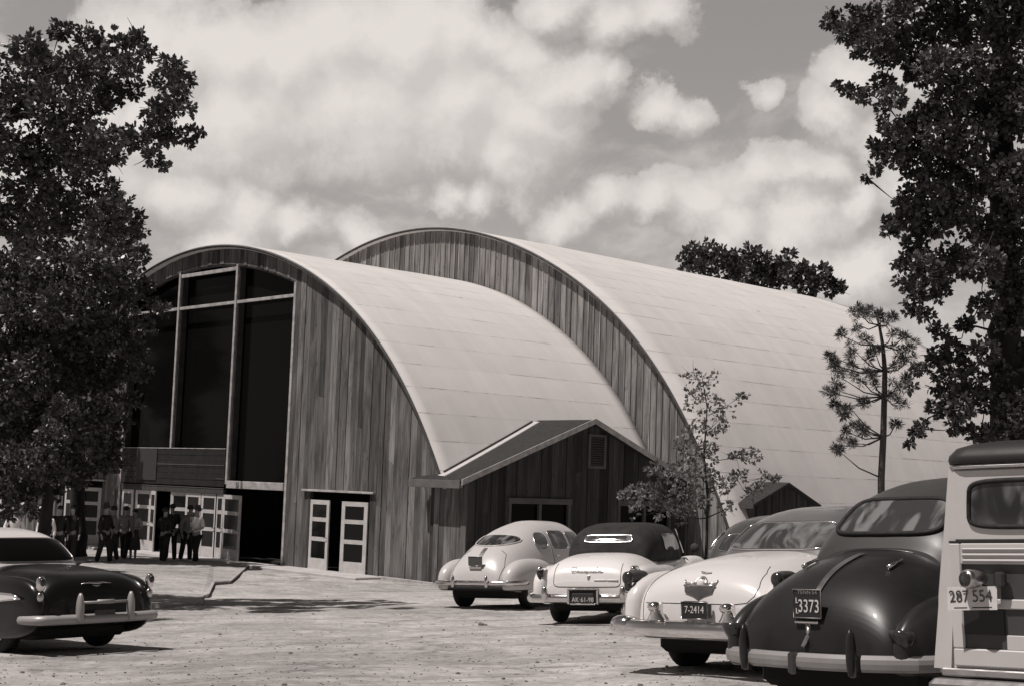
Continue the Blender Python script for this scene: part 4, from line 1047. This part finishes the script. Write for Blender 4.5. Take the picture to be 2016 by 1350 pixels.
        MB().lathe([(.02, 0), (.06, .0), (.068, .02), (.06, .035), (0, .04)], (.24, s*.905, .60), (-1, s*.4, 0), 16).build('side_lamp', m_chrome, r, smooth=True)
    bumper(r, .45, .86, .17, th=.06, bow=.10, wrap=.40, x=-.03, bulge=.04)
    chassis(r); interior_wheels(r, xr=1.05, y=.72)
    return r
winged_sedan()

# --- black humpbacked sedan with trunk strip
def humpback():
    m_body = mat('faded black car paint', .016, .36, spec=.35, coat=.12, var=.6, vscale=1.6)
    m_rf = mat('dull grey car roof', .04, .45, spec=.4, var=.2, vscale=3)
    m_bmp = mat('painted silver bumper', .24, .5, metal=.25, var=.1, vscale=8)
    mw = car_matrix(P(1577, 1290, 9.95)[:2], 48, (0, 0))
    r = thing('parked_car', 'black humpbacked sedan with a bright trunk strip and plate 3373 beside the wood-sided wagon', 'car', mw)
    sh = Shell(.10, 5.1, [(.10,.50),(.125,.64),(.17,.76),(.25,.88),(.38,.99),(.56,1.08),(.8,1.15),(1.05,1.19),(1.5,1.20),(3.6,1.12),(4.5,1.02),(4.95,.85),(5.1,.6)],
               [(.10,.50),(.125,.59),(.17,.67),(.25,.73),(.4,.79),(.7,.83),(1.2,.86),(3.5,.86),(4.4,.62),(5.1,.35)], .32, 2.45, 2.5)
    mb = MB(); sh.mesh(mb, 110, 52)
    Shell(1.0, 4.2, [(1.0,.9),(1.4,.98),(2.,1.02),(3.5,1.0),(4.2,.92)], [(1.0,.78),(1.4,.88),(2,.9),(3.5,.9),(4.2,.78)], .27, 5, 4).mesh(mb, 30, 24)
    for s in (1, -1):
        mb.ell((1.06, s*.70, .50), (.93, .155, .40), 2.3, 24, 40, zcut=.36)
        mb.ell((4.15, s*.70, .55), (.85, .24, .46), 2.4, zcut=.37)
    mb.build('body', m_body, r, smooth=True)
    cb = Shell(1.02, 4.0, [(1.02,1.20),(1.08,1.29),(1.2,1.42),(1.38,1.56),(1.65,1.67),(2.0,1.74),(2.5,1.77),(3.0,1.73),(3.4,1.56),(3.7,1.35),(4.0,1.15)],
               [(1.02,.56),(1.08,.63),(1.2,.68),(1.45,.72),(2.2,.75),(3.2,.73),(3.7,.68),(4.0,.6)], .95, 3.1, 2.6, rear=2.4)
    tb = MB(); cb.mesh(tb, 70, 44); c_ = tb.build('roof', m_rf, r, smooth=True)
    patch(rrect(-.47, .47, 1.30, 1.56, .45, top=.84), lambda a, c: cb.yz(a, c, .010), 'rear_window', m_glassl, c_, m_black, .020)
    side_windows(cb, r, [rrect(1.62, 2.05, 1.22, 1.5, .7, top=.75, skew=.06), rrect(2.14, 2.75, 1.22, 1.55, .3, top=.95)], m_glass, m_chromed)
    # belt moulding under the cabin
    bl = []
    for t in np.linspace(-1, 1, 31):
        y = .66*t; z = 1.20-.10*abs(t)**3; bl.append(cb.yz(y*.95, 1.215, .018) if abs(t) < .0 else np.array((1.0+.35*abs(t)**3, y, sh.h(1.0+.35*abs(t)**3)-.002-(abs(y)/sh.w(1.0))**2.45*.38)))
    MB().tube(bl, .016, 8).build('belt_moulding', m_body, r, smooth=True)
    strip = MB(); ys = (-.025, .025); zs = np.linspace(.86, 1.155, 16); V = []
    for i, z in enumerate(zs):
        w = .022+.008*i/15
        for y in (-w, 0, w): p = sh.yz(y, z, .012); V.append(p)
    strip.add(V, [(3*i+k, 3*i+3+k, 3*i+4+k, 3*i+1+k) for i in range(15) for k in range(2)])
    strip.build('trunk_strip', m_chromed, r, smooth=True)
    for s in (1, -1):
        pts = [sh.yz(s*.36, z, .02) for z in (1.05, 1.075, 1.10)]
        MB().tube(pts, [.018, .014, .012], 8).build('trunk_hinge', m_chrome, r, smooth=True)
    q = sh.yz(0, .80, 0)
    plate(r, q[0]-.06, 0, .82, .235, .195, m_plate_dark, mat('plate rim', .25, .5, metal=.5), [('3373', .128, .015, -.02, .72, m_plate_txt), ('TENN', .036, -.02, .078, 1.2, m_chromed), ('54', .036, .068, .078, 1.2, m_chromed), ('L', .055, -.085, .02, .9, m_plate_txt), ('L', .055, -.085, -.052, .9, m_plate_txt)])
    MB().bevbox((q[0]-.09, -.10, .683), (q[0]-.03, .10, .702), .006).build('plate_lamp', m_chrome, r)
    MB().tube([(q[0]-.05, 0, .68), (q[0]-.055, 0, .60), (.06, 0, .53)], [.03, .022, .014], 8).build('trunk_handle', m_chromed, r, smooth=True)
    for s in (1, -1):
        V = []; Fc = []
        for k, (z, w_) in enumerate(((.665, .05), (.65, .085), (.62, .09), (.58, .07), (.54, .045), (.515, .015))):
            for j in range(14):
                a = 2*math.pi*j/14; V.append((.17-.075*math.cos(a)*(.5+w_*6)+.06*k/5, s*.715+w_*math.sin(a), z))
        for k in range(5):
            for j in range(14): Fc.append((k*14+j, (k+1)*14+j, (k+1)*14+(j+1) % 14, k*14+(j+1) % 14))
        Fc += [tuple(range(14)), tuple(range(83, 69, -1))]
        mk('tail_light', V, Fc, m_redlens, r, smooth=True)
    # split bumper bar on guards
    for (y0, y1) in ((-.78, -.485), (-.415, -.03), (.03, .415), (.485, .74)):
        pts = [(.27*abs(t/.8)**2.6-.02, t, .44) for t in np.linspace(y1, y0, 9)]
        if y0 < -.7: pts += [(.38, -.86, .44), (.52, -.88, .44)]
        if y1 > .7: pts = [(.52, .82, .44), (.38, .80, .44)]+pts
        MB().sweep(pts, [(-.02, -.055), (.02, -.055), (.045, -.035), (.05, .0), (.045, .03), (.015, .055), (-.02, .055)]).build('rear_bumper', m_bmp, r, smooth=False)
    for y in (-.45, 0, .45):
        MB().bevbox((-.085+abs(y)*.12, y-.034, .35), (-.01+abs(y)*.12, y+.034, .50), .015).build('bumper_bracket', m_redlens, r)
    for s in (1, -1): guard(r, s*.45, .36, .67, -.0, .033, .045, m_body)
    chassis(r); interior_wheels(r, xr=1.05, y=.70, r=.36)
    return r
humpback()

# --- dark sedan hidden behind the cream one
def hidden_sedan():
    m_body = mat('charcoal car paint', .05, .35, spec=.5, coat=.3, var=.2)
    mw = car_matrix(P(1448, 1090, 19.6)[:2], 32, (.9, .2))
    r = thing('parked_car', 'charcoal sedan mostly hidden, only its roof showing between white convertible and cream sedan', 'car', mw)
    sh = Shell(.12, 5.0, [(.12,.6),(.2,.82),(.4,.95),(.8,1.03),(1.6,1.06),(3.7,1.05),(4.6,.95),(5.0,.6)], [(.12,.6),(.2,.74),(.4,.82),(.8,.87),(3.7,.88),(4.6,.8),(5.,.55)], .3, 3.3, 3)
    mb = MB(); sh.mesh(mb, 50, 28); mb.build('body', m_body, r, smooth=True)
    cb = Shell(1.0, 4.0, [(1.0,1.05),(1.15,1.22),(1.4,1.40),(1.8,1.56),(2.4,1.63),(3.0,1.6),(3.5,1.4),(4.0,1.05)], [(1.0,.6),(1.15,.68),(1.5,.74),(3.2,.75),(4.0,.66)], .9, 4, 3, rear=2.2)
    tb = MB(); cb.mesh(tb, 50, 32); tb.build('roof', m_body, r, smooth=True)
    side_windows(cb, r, [rrect(1.30, 1.95, 1.10, 1.40, .6, top=.75, skew=.08), rrect(2.02, 2.7, 1.10, 1.46, .3, top=.95), rrect(2.78, 3.4, 1.10, 1.44, .3, top=.85, skew=-.05)], m_glassl, m_chrome, .013)
    patch(rrect(-.5, .5, 1.12, 1.36, .4, top=.85), lambda a, c: cb.yz(a, c, .006), 'rear_window', m_glassl, r, m_chrome, .01)
    for s in (1, -1): MB().ell((.2, s*.78, .8), (.06, .05, .06), 2.2, 10, 12).build('tail_light', m_redlens, r, smooth=True)
    bumper(r, .46, .9); chassis(r); interior_wheels(r)
hidden_sedan()

# --- two-tone black sedan on the left
def twotone():
    m_body = mat('black car paint', .008, .3, spec=.35, coat=.12, var=.3, vscale=1.5)
    m_rf = mat('white car roof', .62, .3, coat=.3, var=.05)
    m_bmp = mat('grey painted bumper', .32, .45, metal=.2, var=.1)
    mw = car_matrix(P(203, 1215, 18.1)[:2], -50, (0, 0))
    r = thing('parked_car', 'black sedan with a white roof and pale side spear at the left edge', 'car', mw)
    sh = Shell(.12, 5.0, [(.12,.70),(.15,.84),(.22,.93),(.4,1.0),(.75,1.05),(1.3,1.09),(1.7,1.10),(3.6,1.10),(4.4,1.02),(4.9,.85),(5.0,.6)],
               [(.12,.70),(.15,.76),(.22,.80),(.4,.84),(.8,.87),(1.6,.89),(3.5,.9),(4.5,.86),(5.,.62)], .28, 4.2, 3.4)
    mb = MB(); sh.mesh(mb, 90, 44)
    for s in (1, -1): mb.ell((1.25, s*.78, .58), (1.13, .145, .40), 3.2, zcut=.19)
    mb.build('body', m_body, r, smooth=True)
    cb = Shell(1.48, 4.0, [(1.48,1.08),(1.6,1.22),(1.8,1.38),(2.0,1.48),(2.3,1.55),(2.7,1.585),(3.1,1.56),(3.4,1.46),(3.7,1.28),(4.0,1.07)],
               [(1.48,.62),(1.6,.69),(1.8,.73),(2.2,.76),(3.2,.75),(4.0,.66)], .9, 4.2, 3.2, rear=2.6)
    tb = MB(); cb.mesh(tb, 60, 40); c_ = tb.build('roof', m_rf, r, smooth=True)
    patch(rrect(-.66, .66, 1.12, 1.43, .35, top=.86), lambda a, c: cb.yz(a, c, .006), 'rear_window', m_winglass, c_, m_chromed, .010)
    side_windows(cb, r, [rrect(2.0, 2.42, 1.13, 1.42, .5, top=.8, skew=.04), rrect(2.5, 3.05, 1.13, 1.46, .3, top=.95)], m_glass, m_chrome)
    # pale side spears with chrome trim, then rear lights and guards
    for s in (1, -1):
        V = [np.array((x, s*(.932 if x < 1.6 else .912), z)) for x, z in ((.36, .70), (.55, .755), (1.2, .775), (3.2, .80), (3.2, .66), (1.2, .655), (.8, .665))]
        o = mk('side_spear', [tuple(v) for v in V], [(0, 6, 5, 2, 1), (2, 5, 4, 3)], m_rf, r)
        MB().tube(V+[V[0]], .010, 6).build('trim', m_chrome, o, smooth=True)
        t = MB().ell((.13, s*.80, .88), (.05, .055, .095), 2.5, 14, 18).build('tail_light', m_chrome, r, smooth=True)
        MB().ell((.09, s*.80, .90), (.03, .038, .05), 2.2, 12, 14).build('lens', m_redlens, t, smooth=True)
        MB().ell((.13, s*.80, .72), (.03, .045, .06), 2.3, 10, 14).build('reflector', m_chromed, t, smooth=True)
        guard(r, s*.37, .40, .76, -.05, .05, .06, m_bmp)
    bx = lambda y, z: sh.yz(y, z, .012)
    e = MB().tube([bx(-.22, .86), bx(-.1, .87), bx(0, .86), bx(.1, .87), bx(.22, .86)], [.004, .011, .018, .011, .004], 8).tube([bx(-.06, .84), bx(0, .83), bx(.06, .84)], [.004, .012, .004], 6).build('trunk_badge', m_chromed, r, smooth=True)
    plate(r, -.06, 0, .47, .30, .15, mat('worn grey plate', .05, .5, var=.4, vscale=30), None, [('1-32', .07, .06, 0, .9, m_redlens)])
    MB().tube([(-.06, -.36, .64), (-.06, .36, .64)], .018, 8).tube([(-.07, -.12, .645), (-.07, .12, .645)], .028, 8).build('guard_bar', m_bmp, r, smooth=True)
    bumper(r, .44, .82, .12, th=.045, bow=.10, wrap=.35, x=-.03, material=m_bmp)
    chassis(r, z0=.18); interior_wheels(r, xr=1.1, y=.70)
twotone()

# --- wood-sided wagon, rear corner at the right edge
def wagon():
    m_fr = mat('pale wagon body paint', .50, .4, spec=.45, coat=.2, var=.05, vscale=3)
    m_pn = mat('dark wagon panel', .055, .45, spec=.4, var=.15, vscale=3)
    m_pd = mat('black wagon panel', .012, .4)
    m_rf = mat('dark vinyl wagon roof', .022, .5, var=.2, vscale=5)
    mw = car_matrix(P(1856, 1300, 9.2)[:2], 41, (0, .89))
    r = thing('parked_wagon', 'wood-sided station wagon with white plate 287 554 cut by the right edge', 'station wagon', mw)
    Lg = 4.4; V = []; Fc = []
    # body shell by horizontal rings; sides lean in towards the roof
    prof = [(.42, .92), (.55, .925), (.9, .91), (1.22, .87), (1.30, .845), (1.55, .80), (1.70, .765), (1.74, .75)]
    def ring(z, w, x0, x1, rc=.10, n=6):
        pts = []
        for (cx, cy, a0) in ((x0+rc, w-rc, 90), (x0+rc, -w+rc, 180), (x1-rc, -w+rc, 270), (x1-rc, w-rc, 0)):
            for k in range(n+1): a = rad(a0+90*k/n); pts.append((cx+rc*math.cos(a), cy+rc*math.sin(a), z))
        return pts
    rings = [ring(z, w, .0+.02*max(0, z-1.2)/.5, 3.1 if z > 1.3 else Lg) for z, w in prof]; n = len(rings[0])
    for q in rings: V += q
    for i in range(len(rings)-1):
        for j in range(n): Fc.append((i*n+j, i*n+(j+1) % n, (i+1)*n+(j+1) % n, (i+1)*n+j))
    Fc.append(tuple(range(n-1, -1, -1))); Fc.append(tuple(range(len(V)-n, len(V))))
    mk('body', V, Fc, m_fr, r)
    V = []; Fc = []; rf = [(1.735, .785, -.05), (1.76, .79, -.06), (1.79, .785, -.055), (1.84, .75, -.01), (1.87, .68, .08), (1.89, .6, .25), (1.90, .3, .6)]
    for z, w, x0 in rf: V += ring(z, w, x0, 3.25-x0, .14)
    for i in range(len(rf)-1):
        for j in range(n): Fc.append((i*n+j, i*n+(j+1) % n, (i+1)*n+(j+1) % n, (i+1)*n+j))
    Fc.append(tuple(range(n-1, -1, -1))); Fc.append(tuple(range(len(V)-n, len(V))))
    mk('roof', V, Fc, m_rf, r, smooth=True)
    gp = ring(1.715, .78, -.035, 3.2, .12); gp = [gp[i] for i in range(0, n//2)]
    MB().tube([(3.0, .79, 1.72)]+gp+[(3.0, -.79, 1.72)], .014, 6).build('drip_rail', m_chromed, r, smooth=True)
    # corner posts stand proud
    for s in (1, -1):
        MB().add([(-.022, s*.80, .45), (-.022, s*.915, .45), (.10, s*.935, .45), (.10, s*.80, .45), (-.004, s*.70, 1.72), (-.004, s*.765, 1.72), (.12, s*.78, 1.72), (.12, s*.70, 1.72)],
                 [(0,1,5,4),(1,2,6,5),(2,3,7,6),(3,0,4,7),(3,2,1,0),(4,5,6,7)] if s > 0 else [(4,5,1,0),(5,6,2,1),(6,7,3,2),(7,4,0,3),(0,1,2,3),(7,6,5,4)]).build('corner_post', m_fr, r)
    tg = MB(); t = -.034
    tg.bevbox((t, -.775, .47), (.0, .775, .58), .008).bevbox((t, .70, .58), (.0, .775, 1.235), .008).bevbox((t, -.775, .58), (.0, -.70, 1.235), .008).bevbox((t, -.70, .83), (.0, .70, .89), .006)
    tg.bevbox((t, -.70, 1.105), (.0, .70, 1.235), .006)
    for k in range(3): tg.bevbox((t-.014, -.69, 1.118+k*.036), (t+.002, .69, 1.118+k*.036+.018), .007)
    tgo = tg.build('tailgate', m_fr, r)
    MB().box((-.012, -.70, .89), (-.003, .70, 1.105)).build('upper_panel', m_pn, tgo)
    MB().box((-.012, -.70, .58), (-.003, .70, .83)).build('lower_panel', m_pn, tgo)
    MB().bevbox((-.026, .44, .67), (-.010, .70, .83), .004).build('dark_patch', m_pd, tgo)
    MB().bevbox((-.024, -.70, .58), (-.0115, .43, .67), .004).build('pale_patch', m_fr, tgo)
    MB().box((-.03, -.775, 1.237), (-.01, .775, 1.250)).build('panel_gap', m_seam, r)
    # upper liftgate with rounded window
    MB().bevbox((-.020, -.735, 1.252), (.0, .735, 1.70), .012).build('liftgate', m_fr, r)
    patch(rrect(-.64, .64, 1.335, 1.625, .14, 44, top=.975), lambda a, c: np.array((-.026, a, c)), 'rear_window', m_glass, r, m_black, .016)
    lamp = MB().lathe([(0, .0), (.05, .0), (.056, .01), (.062, .03), (.058, .08), (.05, .13), (.035, .17), (0, .18)], (-.21, .60, 1.015), (.93, -.30, 0), 22).build('tail_lamp', m_chromed, r, smooth=True)
    MB().lathe([(0, -.004), (.045, -.004), (.048, .012)], (-.21, .60, 1.015), (.93, -.30, 0), 20).build('lens', m_redlens, lamp, smooth=True)
    MB().bevbox((-.10, .40, .965), (-.035, .47, 1.06), .015).build('tailgate_handle', m_redlens, r)
    pl = MB().obox((-.115, .60, .895), (.20, -1., 0.03), (1, .2, 0), (.06, 0, 1), .148, .004, .072).build('licence_plate', m_plate_white, r)
    Rt = Matrix(((.196, -.98, .03), (.06, .03, 1.), (-.98, -.196, .06)))
    for s_, u in (('2', -.118), ('8', -.077), ('7', -.036), ('5', .022), ('5', .063), ('4', .104)):
        p0 = np.array((-.1225, .60, .905))+np.array((.196, -.98, .03))*u
        text(s_, .105, 'plate_lettering', m_redlens, pl, tuple(p0), ((.196, -.98, .03), (-.1, .02, 1.), (-.98, -.196, .0)), .78)
    for u, w in ((-.07, .04), (.06, .06)):
        p0 = np.array((-.1225, .60, .838))+np.array((.196, -.98, .03))*u
        MB().obox(tuple(p0), (.196, -.98, .03), (-.98, -.196, .0), (0, 0, 1), w, .001, .0035).build('plate_rule', m_seam, pl)
    MB().bevbox((-.04, -.86, .405), (.0, .86, .455), .008).build('sill', m_chromed, r)
    MB().bevbox((-.17, -.90, .30), (-.03, .90, .395), .03).build('rear_bumper', m_bmpw, r)
    for s in (1, -1):
        for x0 in (.35, 1.55, 2.5):
            patch(rrect(x0, x0+(.95 if x0 < 2 else .5), 1.33, 1.62, .15), lambda a, c: np.array((a, s*(.875-.1*(c-1.3)/.45+.006), c)), 'side_window', m_glass, r, m_black, .012)
    # bonnet and front
    MB().bevbox((4.3, -.72, .4), (5.0, .72, 1.12), .12).build('front_end', m_fr, r)
    wheel(r, 1.0, .72, .37); wheel(r, 1.0, -.72, .37); wheel(r, 4.0, .72, .37); wheel(r, 4.0, -.72, .37)
    MB().bevbox((.2, -.68, .22), (4.6, .68, .44), .04).build('underbody', m_under, r)
m_bmpw = mat('weathered grey bumper', .16, .5, metal=.3, var=.25, vscale=10)
wagon()

# ------------------------------------------------------------------ people
def skin_mesh(name, joints, bones, material, parent, sub=1):
    """joints: {key:(xyz, r)}; bones: list of (key,key); first joint is the root"""
    keys = list(joints); me = bpy.data.meshes.new(name)
    me.from_pydata([joints[k][0] for k in keys], [(keys.index(a), keys.index(c)) for a, c in bones], [])
    o = bpy.data.objects.new(name, me); COL.objects.link(o)
    o.modifiers.new('s', 'SKIN'); sk = o.data.skin_vertices[0].data if o.data.skin_vertices else None
    if sk is None:
        bpy.context.view_layer.objects.active = o; o.data.attributes
    for i, k in enumerate(keys):
        rr = joints[k][1]; rr = (rr, rr) if isinstance(rr, (int, float)) else rr
        o.data.skin_vertices[0].data[i].radius = rr; o.data.skin_vertices[0].data[i].use_root = (i == 0)
    m = o.modifiers.new('u', 'SUBSURF'); m.levels = sub; m.render_levels = sub
    bpy.context.view_layer.update(); dg = bpy.context.evaluated_depsgraph_get()
    nm = bpy.data.meshes.new_from_object(o.evaluated_get(dg)); bpy.data.objects.remove(o); bpy.data.meshes.remove(me)
    nm.name = name; nm.materials.clear(); nm.materials.append(material)
    nm.polygons.foreach_set('use_smooth', [True]*len(nm.polygons))
    q = bpy.data.objects.new(name, nm); COL.objects.link(q); q.parent = parent
    return q
m_skin = mat('skin', .28, .6, var=.08); m_hair = mat('dark hair', .02, .6); m_felt = mat('felt hat', .07, .9); m_shoe = mat('dark shoes', .012, .4)
cloth = lambda v, n: mat(n, v, .9, var=.15, vscale=9, bump=.4, bscale=22)
m_suit = cloth(.018, 'dark suit cloth'); m_navy = cloth(.035, 'dark trousers'); m_gshirt = cloth(.22, 'grey shirt cloth'); m_wshirt = cloth(.8, 'white shirt cloth'); m_skirt = cloth(.06, 'grey skirt cloth'); m_lite = cloth(.45, 'light blouse cloth')
def person(px, py, label, face=180., h=1.72, top=m_suit, bottom=m_suit, skirt=False, hat=None, short=False, armL=0., armR=0., bend=0., stride=.1, hair=True, d=None):
    """face: heading in degrees to the right of the view axis (180 = facing the camera)"""
    if d is None:
        g = G(px, py)
    else: g = P(px, 1000, d)
    hd = FH*math.cos(rad(face))+RH*math.sin(rad(face)); a = math.atan2(hd[1], hd[0])
    r = thing('person', label, 'person', Matrix.Translation((g[0], g[1], gz(g[0], g[1])+(.0)))@Matrix.Rotation(a, 4, 'Z')@Matrix.Scale(h/1.72, 4))
    # x forward, y left
    J = {}
    J['pel'] = ((0, 0, .95), (.095, .095)); J['bel'] = ((.01, 0, 1.08), (.085, .085)); J['che'] = ((.01+bend*.1, 0, 1.27), (.10, .10)); J['nec'] = ((bend*.16, 0, 1.45), .055)
    J['jaw'] = ((.02+bend*.2, 0, 1.54), (.062, .06)); J['hed'] = ((.01+bend*.22, 0, 1.62), (.092, .078)); J['cro'] = ((bend*.22, 0, 1.685), (.07, .06)); J['nos'] = ((.105+bend*.2, 0, 1.59), .012)
    B = [('pel','bel'),('bel','che'),('che','nec'),('nec','jaw'),('jaw','hed'),('hed','cro'),('hed','nos')]
    Jt = dict((k, (J[k][0], tuple(np.array(J[k][1])*1.5))) for k in ('pel','bel','che')); Jt['nec2'] = ((bend*.14, 0, 1.42), .08); Bt = [('pel','bel'),('bel','che'),('che','nec2')]
    Jb = {'pel': ((0, 0, .97), (.15, .15))}; Bb = []
    for s, nm, arm in ((1, 'L', armL), (-1, 'R', armR)):
        sx_ = stride*s
        J['hip'+nm] = ((0, s*.09, .88), .085); J['kne'+nm] = ((.02+sx_*.5, s*.10, .49), .058); J['ank'+nm] = ((sx_, s*.10, .10), .038); J['toe'+nm] = ((sx_+.15, s*.12, .04), .032)
        B += [('pel','hip'+nm),('hip'+nm,'kne'+nm),('kne'+nm,'ank'+nm),('ank'+nm,'toe'+nm)]
        Jb['hip'+nm] = ((0, s*.09, .86), .105); Jb['kne'+nm] = ((.02+sx_*.5, s*.10, .49), .082); Jb['ank'+nm] = ((sx_-.01, s*.10, .09), .075)
        Bb += [('pel','hip'+nm),('hip'+nm,'kne'+nm),('kne'+nm,'ank'+nm)]
        sh_ = (0+bend*.12, s*.185, 1.38); el = (.03-.12*math.sin(arm)*0-.05*(1-arm), s*(.25+.06*arm), 1.10+.02*arm); wr = (.06+.22*min(arm, 1.), s*(.26-.12*arm), .86+.26*arm)
        J['sho'+nm] = (sh_, .055); J['elb'+nm] = (el, .042); J['wri'+nm] = (wr, .028)
        dv = np.array(wr)-np.array(el); dv /= np.linalg.norm(dv); pa = np.array(wr)+dv*.07; J['pal'+nm] = (tuple(pa), (.030, .018))
        B += [('che','sho'+nm),('sho'+nm,'elb'+nm),('elb'+nm,'wri'+nm),('wri'+nm,'pal'+nm)]
        sdv = np.array((1., 0, 0))
        for i, (o_, l_) in enumerate(((-.028, .06), (-.01, .075), (.01, .07), (.028, .055))):
            k = 'fi%d%s' % (i, nm); J[k] = (tuple(pa+sdv*o_+dv*l_+np.array((0, -s*.012, 0))), .009); B.append(('pal'+nm, k))
        J['thu'+nm] = (tuple(np.array(wr)+dv*.06+sdv*.05), .010); B.append(('wri'+nm, 'thu'+nm))
        Jt['sho'+nm] = (sh_, .075)
        Jt['elb'+nm] = (el, .060); Bt += [('che','sho'+nm),('sho'+nm,'elb'+nm)]
        if not short: Jt['wri'+nm] = (tuple(np.array(el)*.1+np.array(wr)*.9), .048); Bt.append(('elb'+nm, 'wri'+nm))
        sh = MB().ell((sx_+.06, s*.105, .045), (.14, .05, .045), 2.5, 8, 14, zcut=.0).build('shoe', m_shoe, r, smooth=True)
    skin_mesh('body', J, B, m_skin, r)
    skin_mesh('shirt' if top not in (m_suit,) else 'jacket', Jt, Bt, top, r)
    if skirt:
        MB().lathe([(.13, .50), (.15, .42), (.185, .25), (.215, .05), (.23, -.15), (.24, -.17), (.20, -.15)], (0, 0, .55), (0, 0, 1), 24).build('skirt', bottom, r, smooth=True)
    else: skin_mesh('trousers', Jb, Bb, bottom, r)
    hx = bend*.22
    if hair: MB().ell((-.012+hx, 0, 1.655), (.104, .09, .085), 2.1, 12, 18, zcut=1.60).build('hair', m_hair, r, smooth=True)
    if hat: MB().lathe([(0, .13), (.06, .13), (.085, .10), (.095, .03), (.10, .0), (.155, -.005), (.165, .01), (.16, .015), (.10, .012)], (hx, 0, 1.665), (.04, 0, 1), 24).build('hat', hat, r, smooth=True)
    return r
person(203, 1112, 'man in dark jacket and brimmed hat, leftmost of the group before the doors', 110, 1.76, m_suit, m_suit, hat=m_felt, armL=.6, stride=.16)
person(222, 1108, 'man in grey shirt and baggy dark trousers standing just right of the hatted man', 260, 1.70, m_gshirt, m_navy, armR=.9, bend=.3)
person(243, 1104, 'man in grey shirt partly behind the woman in the skirt', 20, 1.68, m_gshirt, m_suit, armL=.5)
person(261, 1104, 'woman in pale blouse and long grey skirt with dark hair', 200, 1.60, m_lite, m_skirt, skirt=True, short=True, armL=.9, armR=.8, stride=.02)
person(320, 1110, 'man in dark suit with his back turned, left of the close dark pair', 35, 1.70, m_suit, m_suit, armL=.8, armR=.4, stride=.05)
person(334, 1106, 'broad man in dark grey coat with his back turned, right of the close dark pair', -30, 1.79, m_navy, m_suit)
person(364, 1107, 'bare-headed man in a grey patterned shirt beside the man in white', 120, 1.77, m_gshirt, m_suit, armL=.7, bend=.5)
person(384, 1111, 'man in bright white shirt and cap with a hand on his hip', 215, 1.74, m_wshirt, m_suit, hat=m_felt, armL=.75, armR=.1, short=True, stride=.14)
person(112, 1112, 'man in dark suit seen over the black car, left of two', 170, 1.70, m_suit, m_suit)
person(138, 1112, 'man in dark suit seen over the black car, right of two', 190, 1.72, m_suit, m_suit)
person(86, 1112, 'person in white shirt glimpsed behind the slim trunk', 175, 1.62, m_wshirt, m_navy)
person(24, 1112, 'person in white shirt at far left behind the white car roof', 160, 1.62, m_wshirt, m_navy, armR=.6)

# ------------------------------------------------------------------ stones and litter on the ground
def rock(mb, c, r):
    V = []; Fc = []; nu, nv = 4, 6
    for i in range(nu+1):
        a = -math.pi/2+math.pi*i/nu
        for j in range(nv):
            w = 2*math.pi*j/nv; k = r*rng.uniform(.7, 1.2)
            V.append((c[0]+k*1.2*math.cos(a)*math.cos(w), c[1]+k*math.cos(a)*math.sin(w), c[2]+k*.6*math.sin(a)))
    for i in range(nu):
        for j in range(nv): Fc.append((i*nv+j, i*nv+(j+1) % nv, (i+1)*nv+(j+1) % nv, (i+1)*nv+j))
    mb.add(V, Fc)
mb = MB(); mb2 = MB()
for i in range(1900):
    px, py = rng.uniform(-60, 1500), 1165+185*rng.random()**.75*1.08
    g = G(px, py); r_ = rng.choice([.006, .009, .013, .018, .026], p=[.45, .31, .16, .065, .015])
    rock(mb if i % 3 else mb2, (g[0], g[1], gz(g[0], g[1])+bumps(g[0], g[1])+r_*.2), r_)
o = mb.build('pebbles', mat('dark pebbles', .12, .9, var=.4, vscale=3), kind='stuff'); o['label'] = 'scattered dark pebbles on the sandy lot'; o['category'] = 'pebbles'
o = mb2.build('gravel', mat('pale pebbles', .38, .9, var=.2, vscale=3), kind='stuff'); o['label'] = 'scattered pale grit on the sandy lot'; o['category'] = 'gravel'
g = G(947, 1231); mb = MB()
for dx, dy, r_ in ((0, 0, .045), (.07, .03, .03), (-.06, .02, .025), (.03, -.05, .025)): rock(mb, (g[0]+dx, g[1]+dy, gz(g[0], g[1])+bumps(g[0], g[1])+r_*.4), r_)
mb.build('stone', mat('grey stone', .13, .9, var=.3), label='lone rough grey stone on open sand in front of the pale fastback', cat='stone')
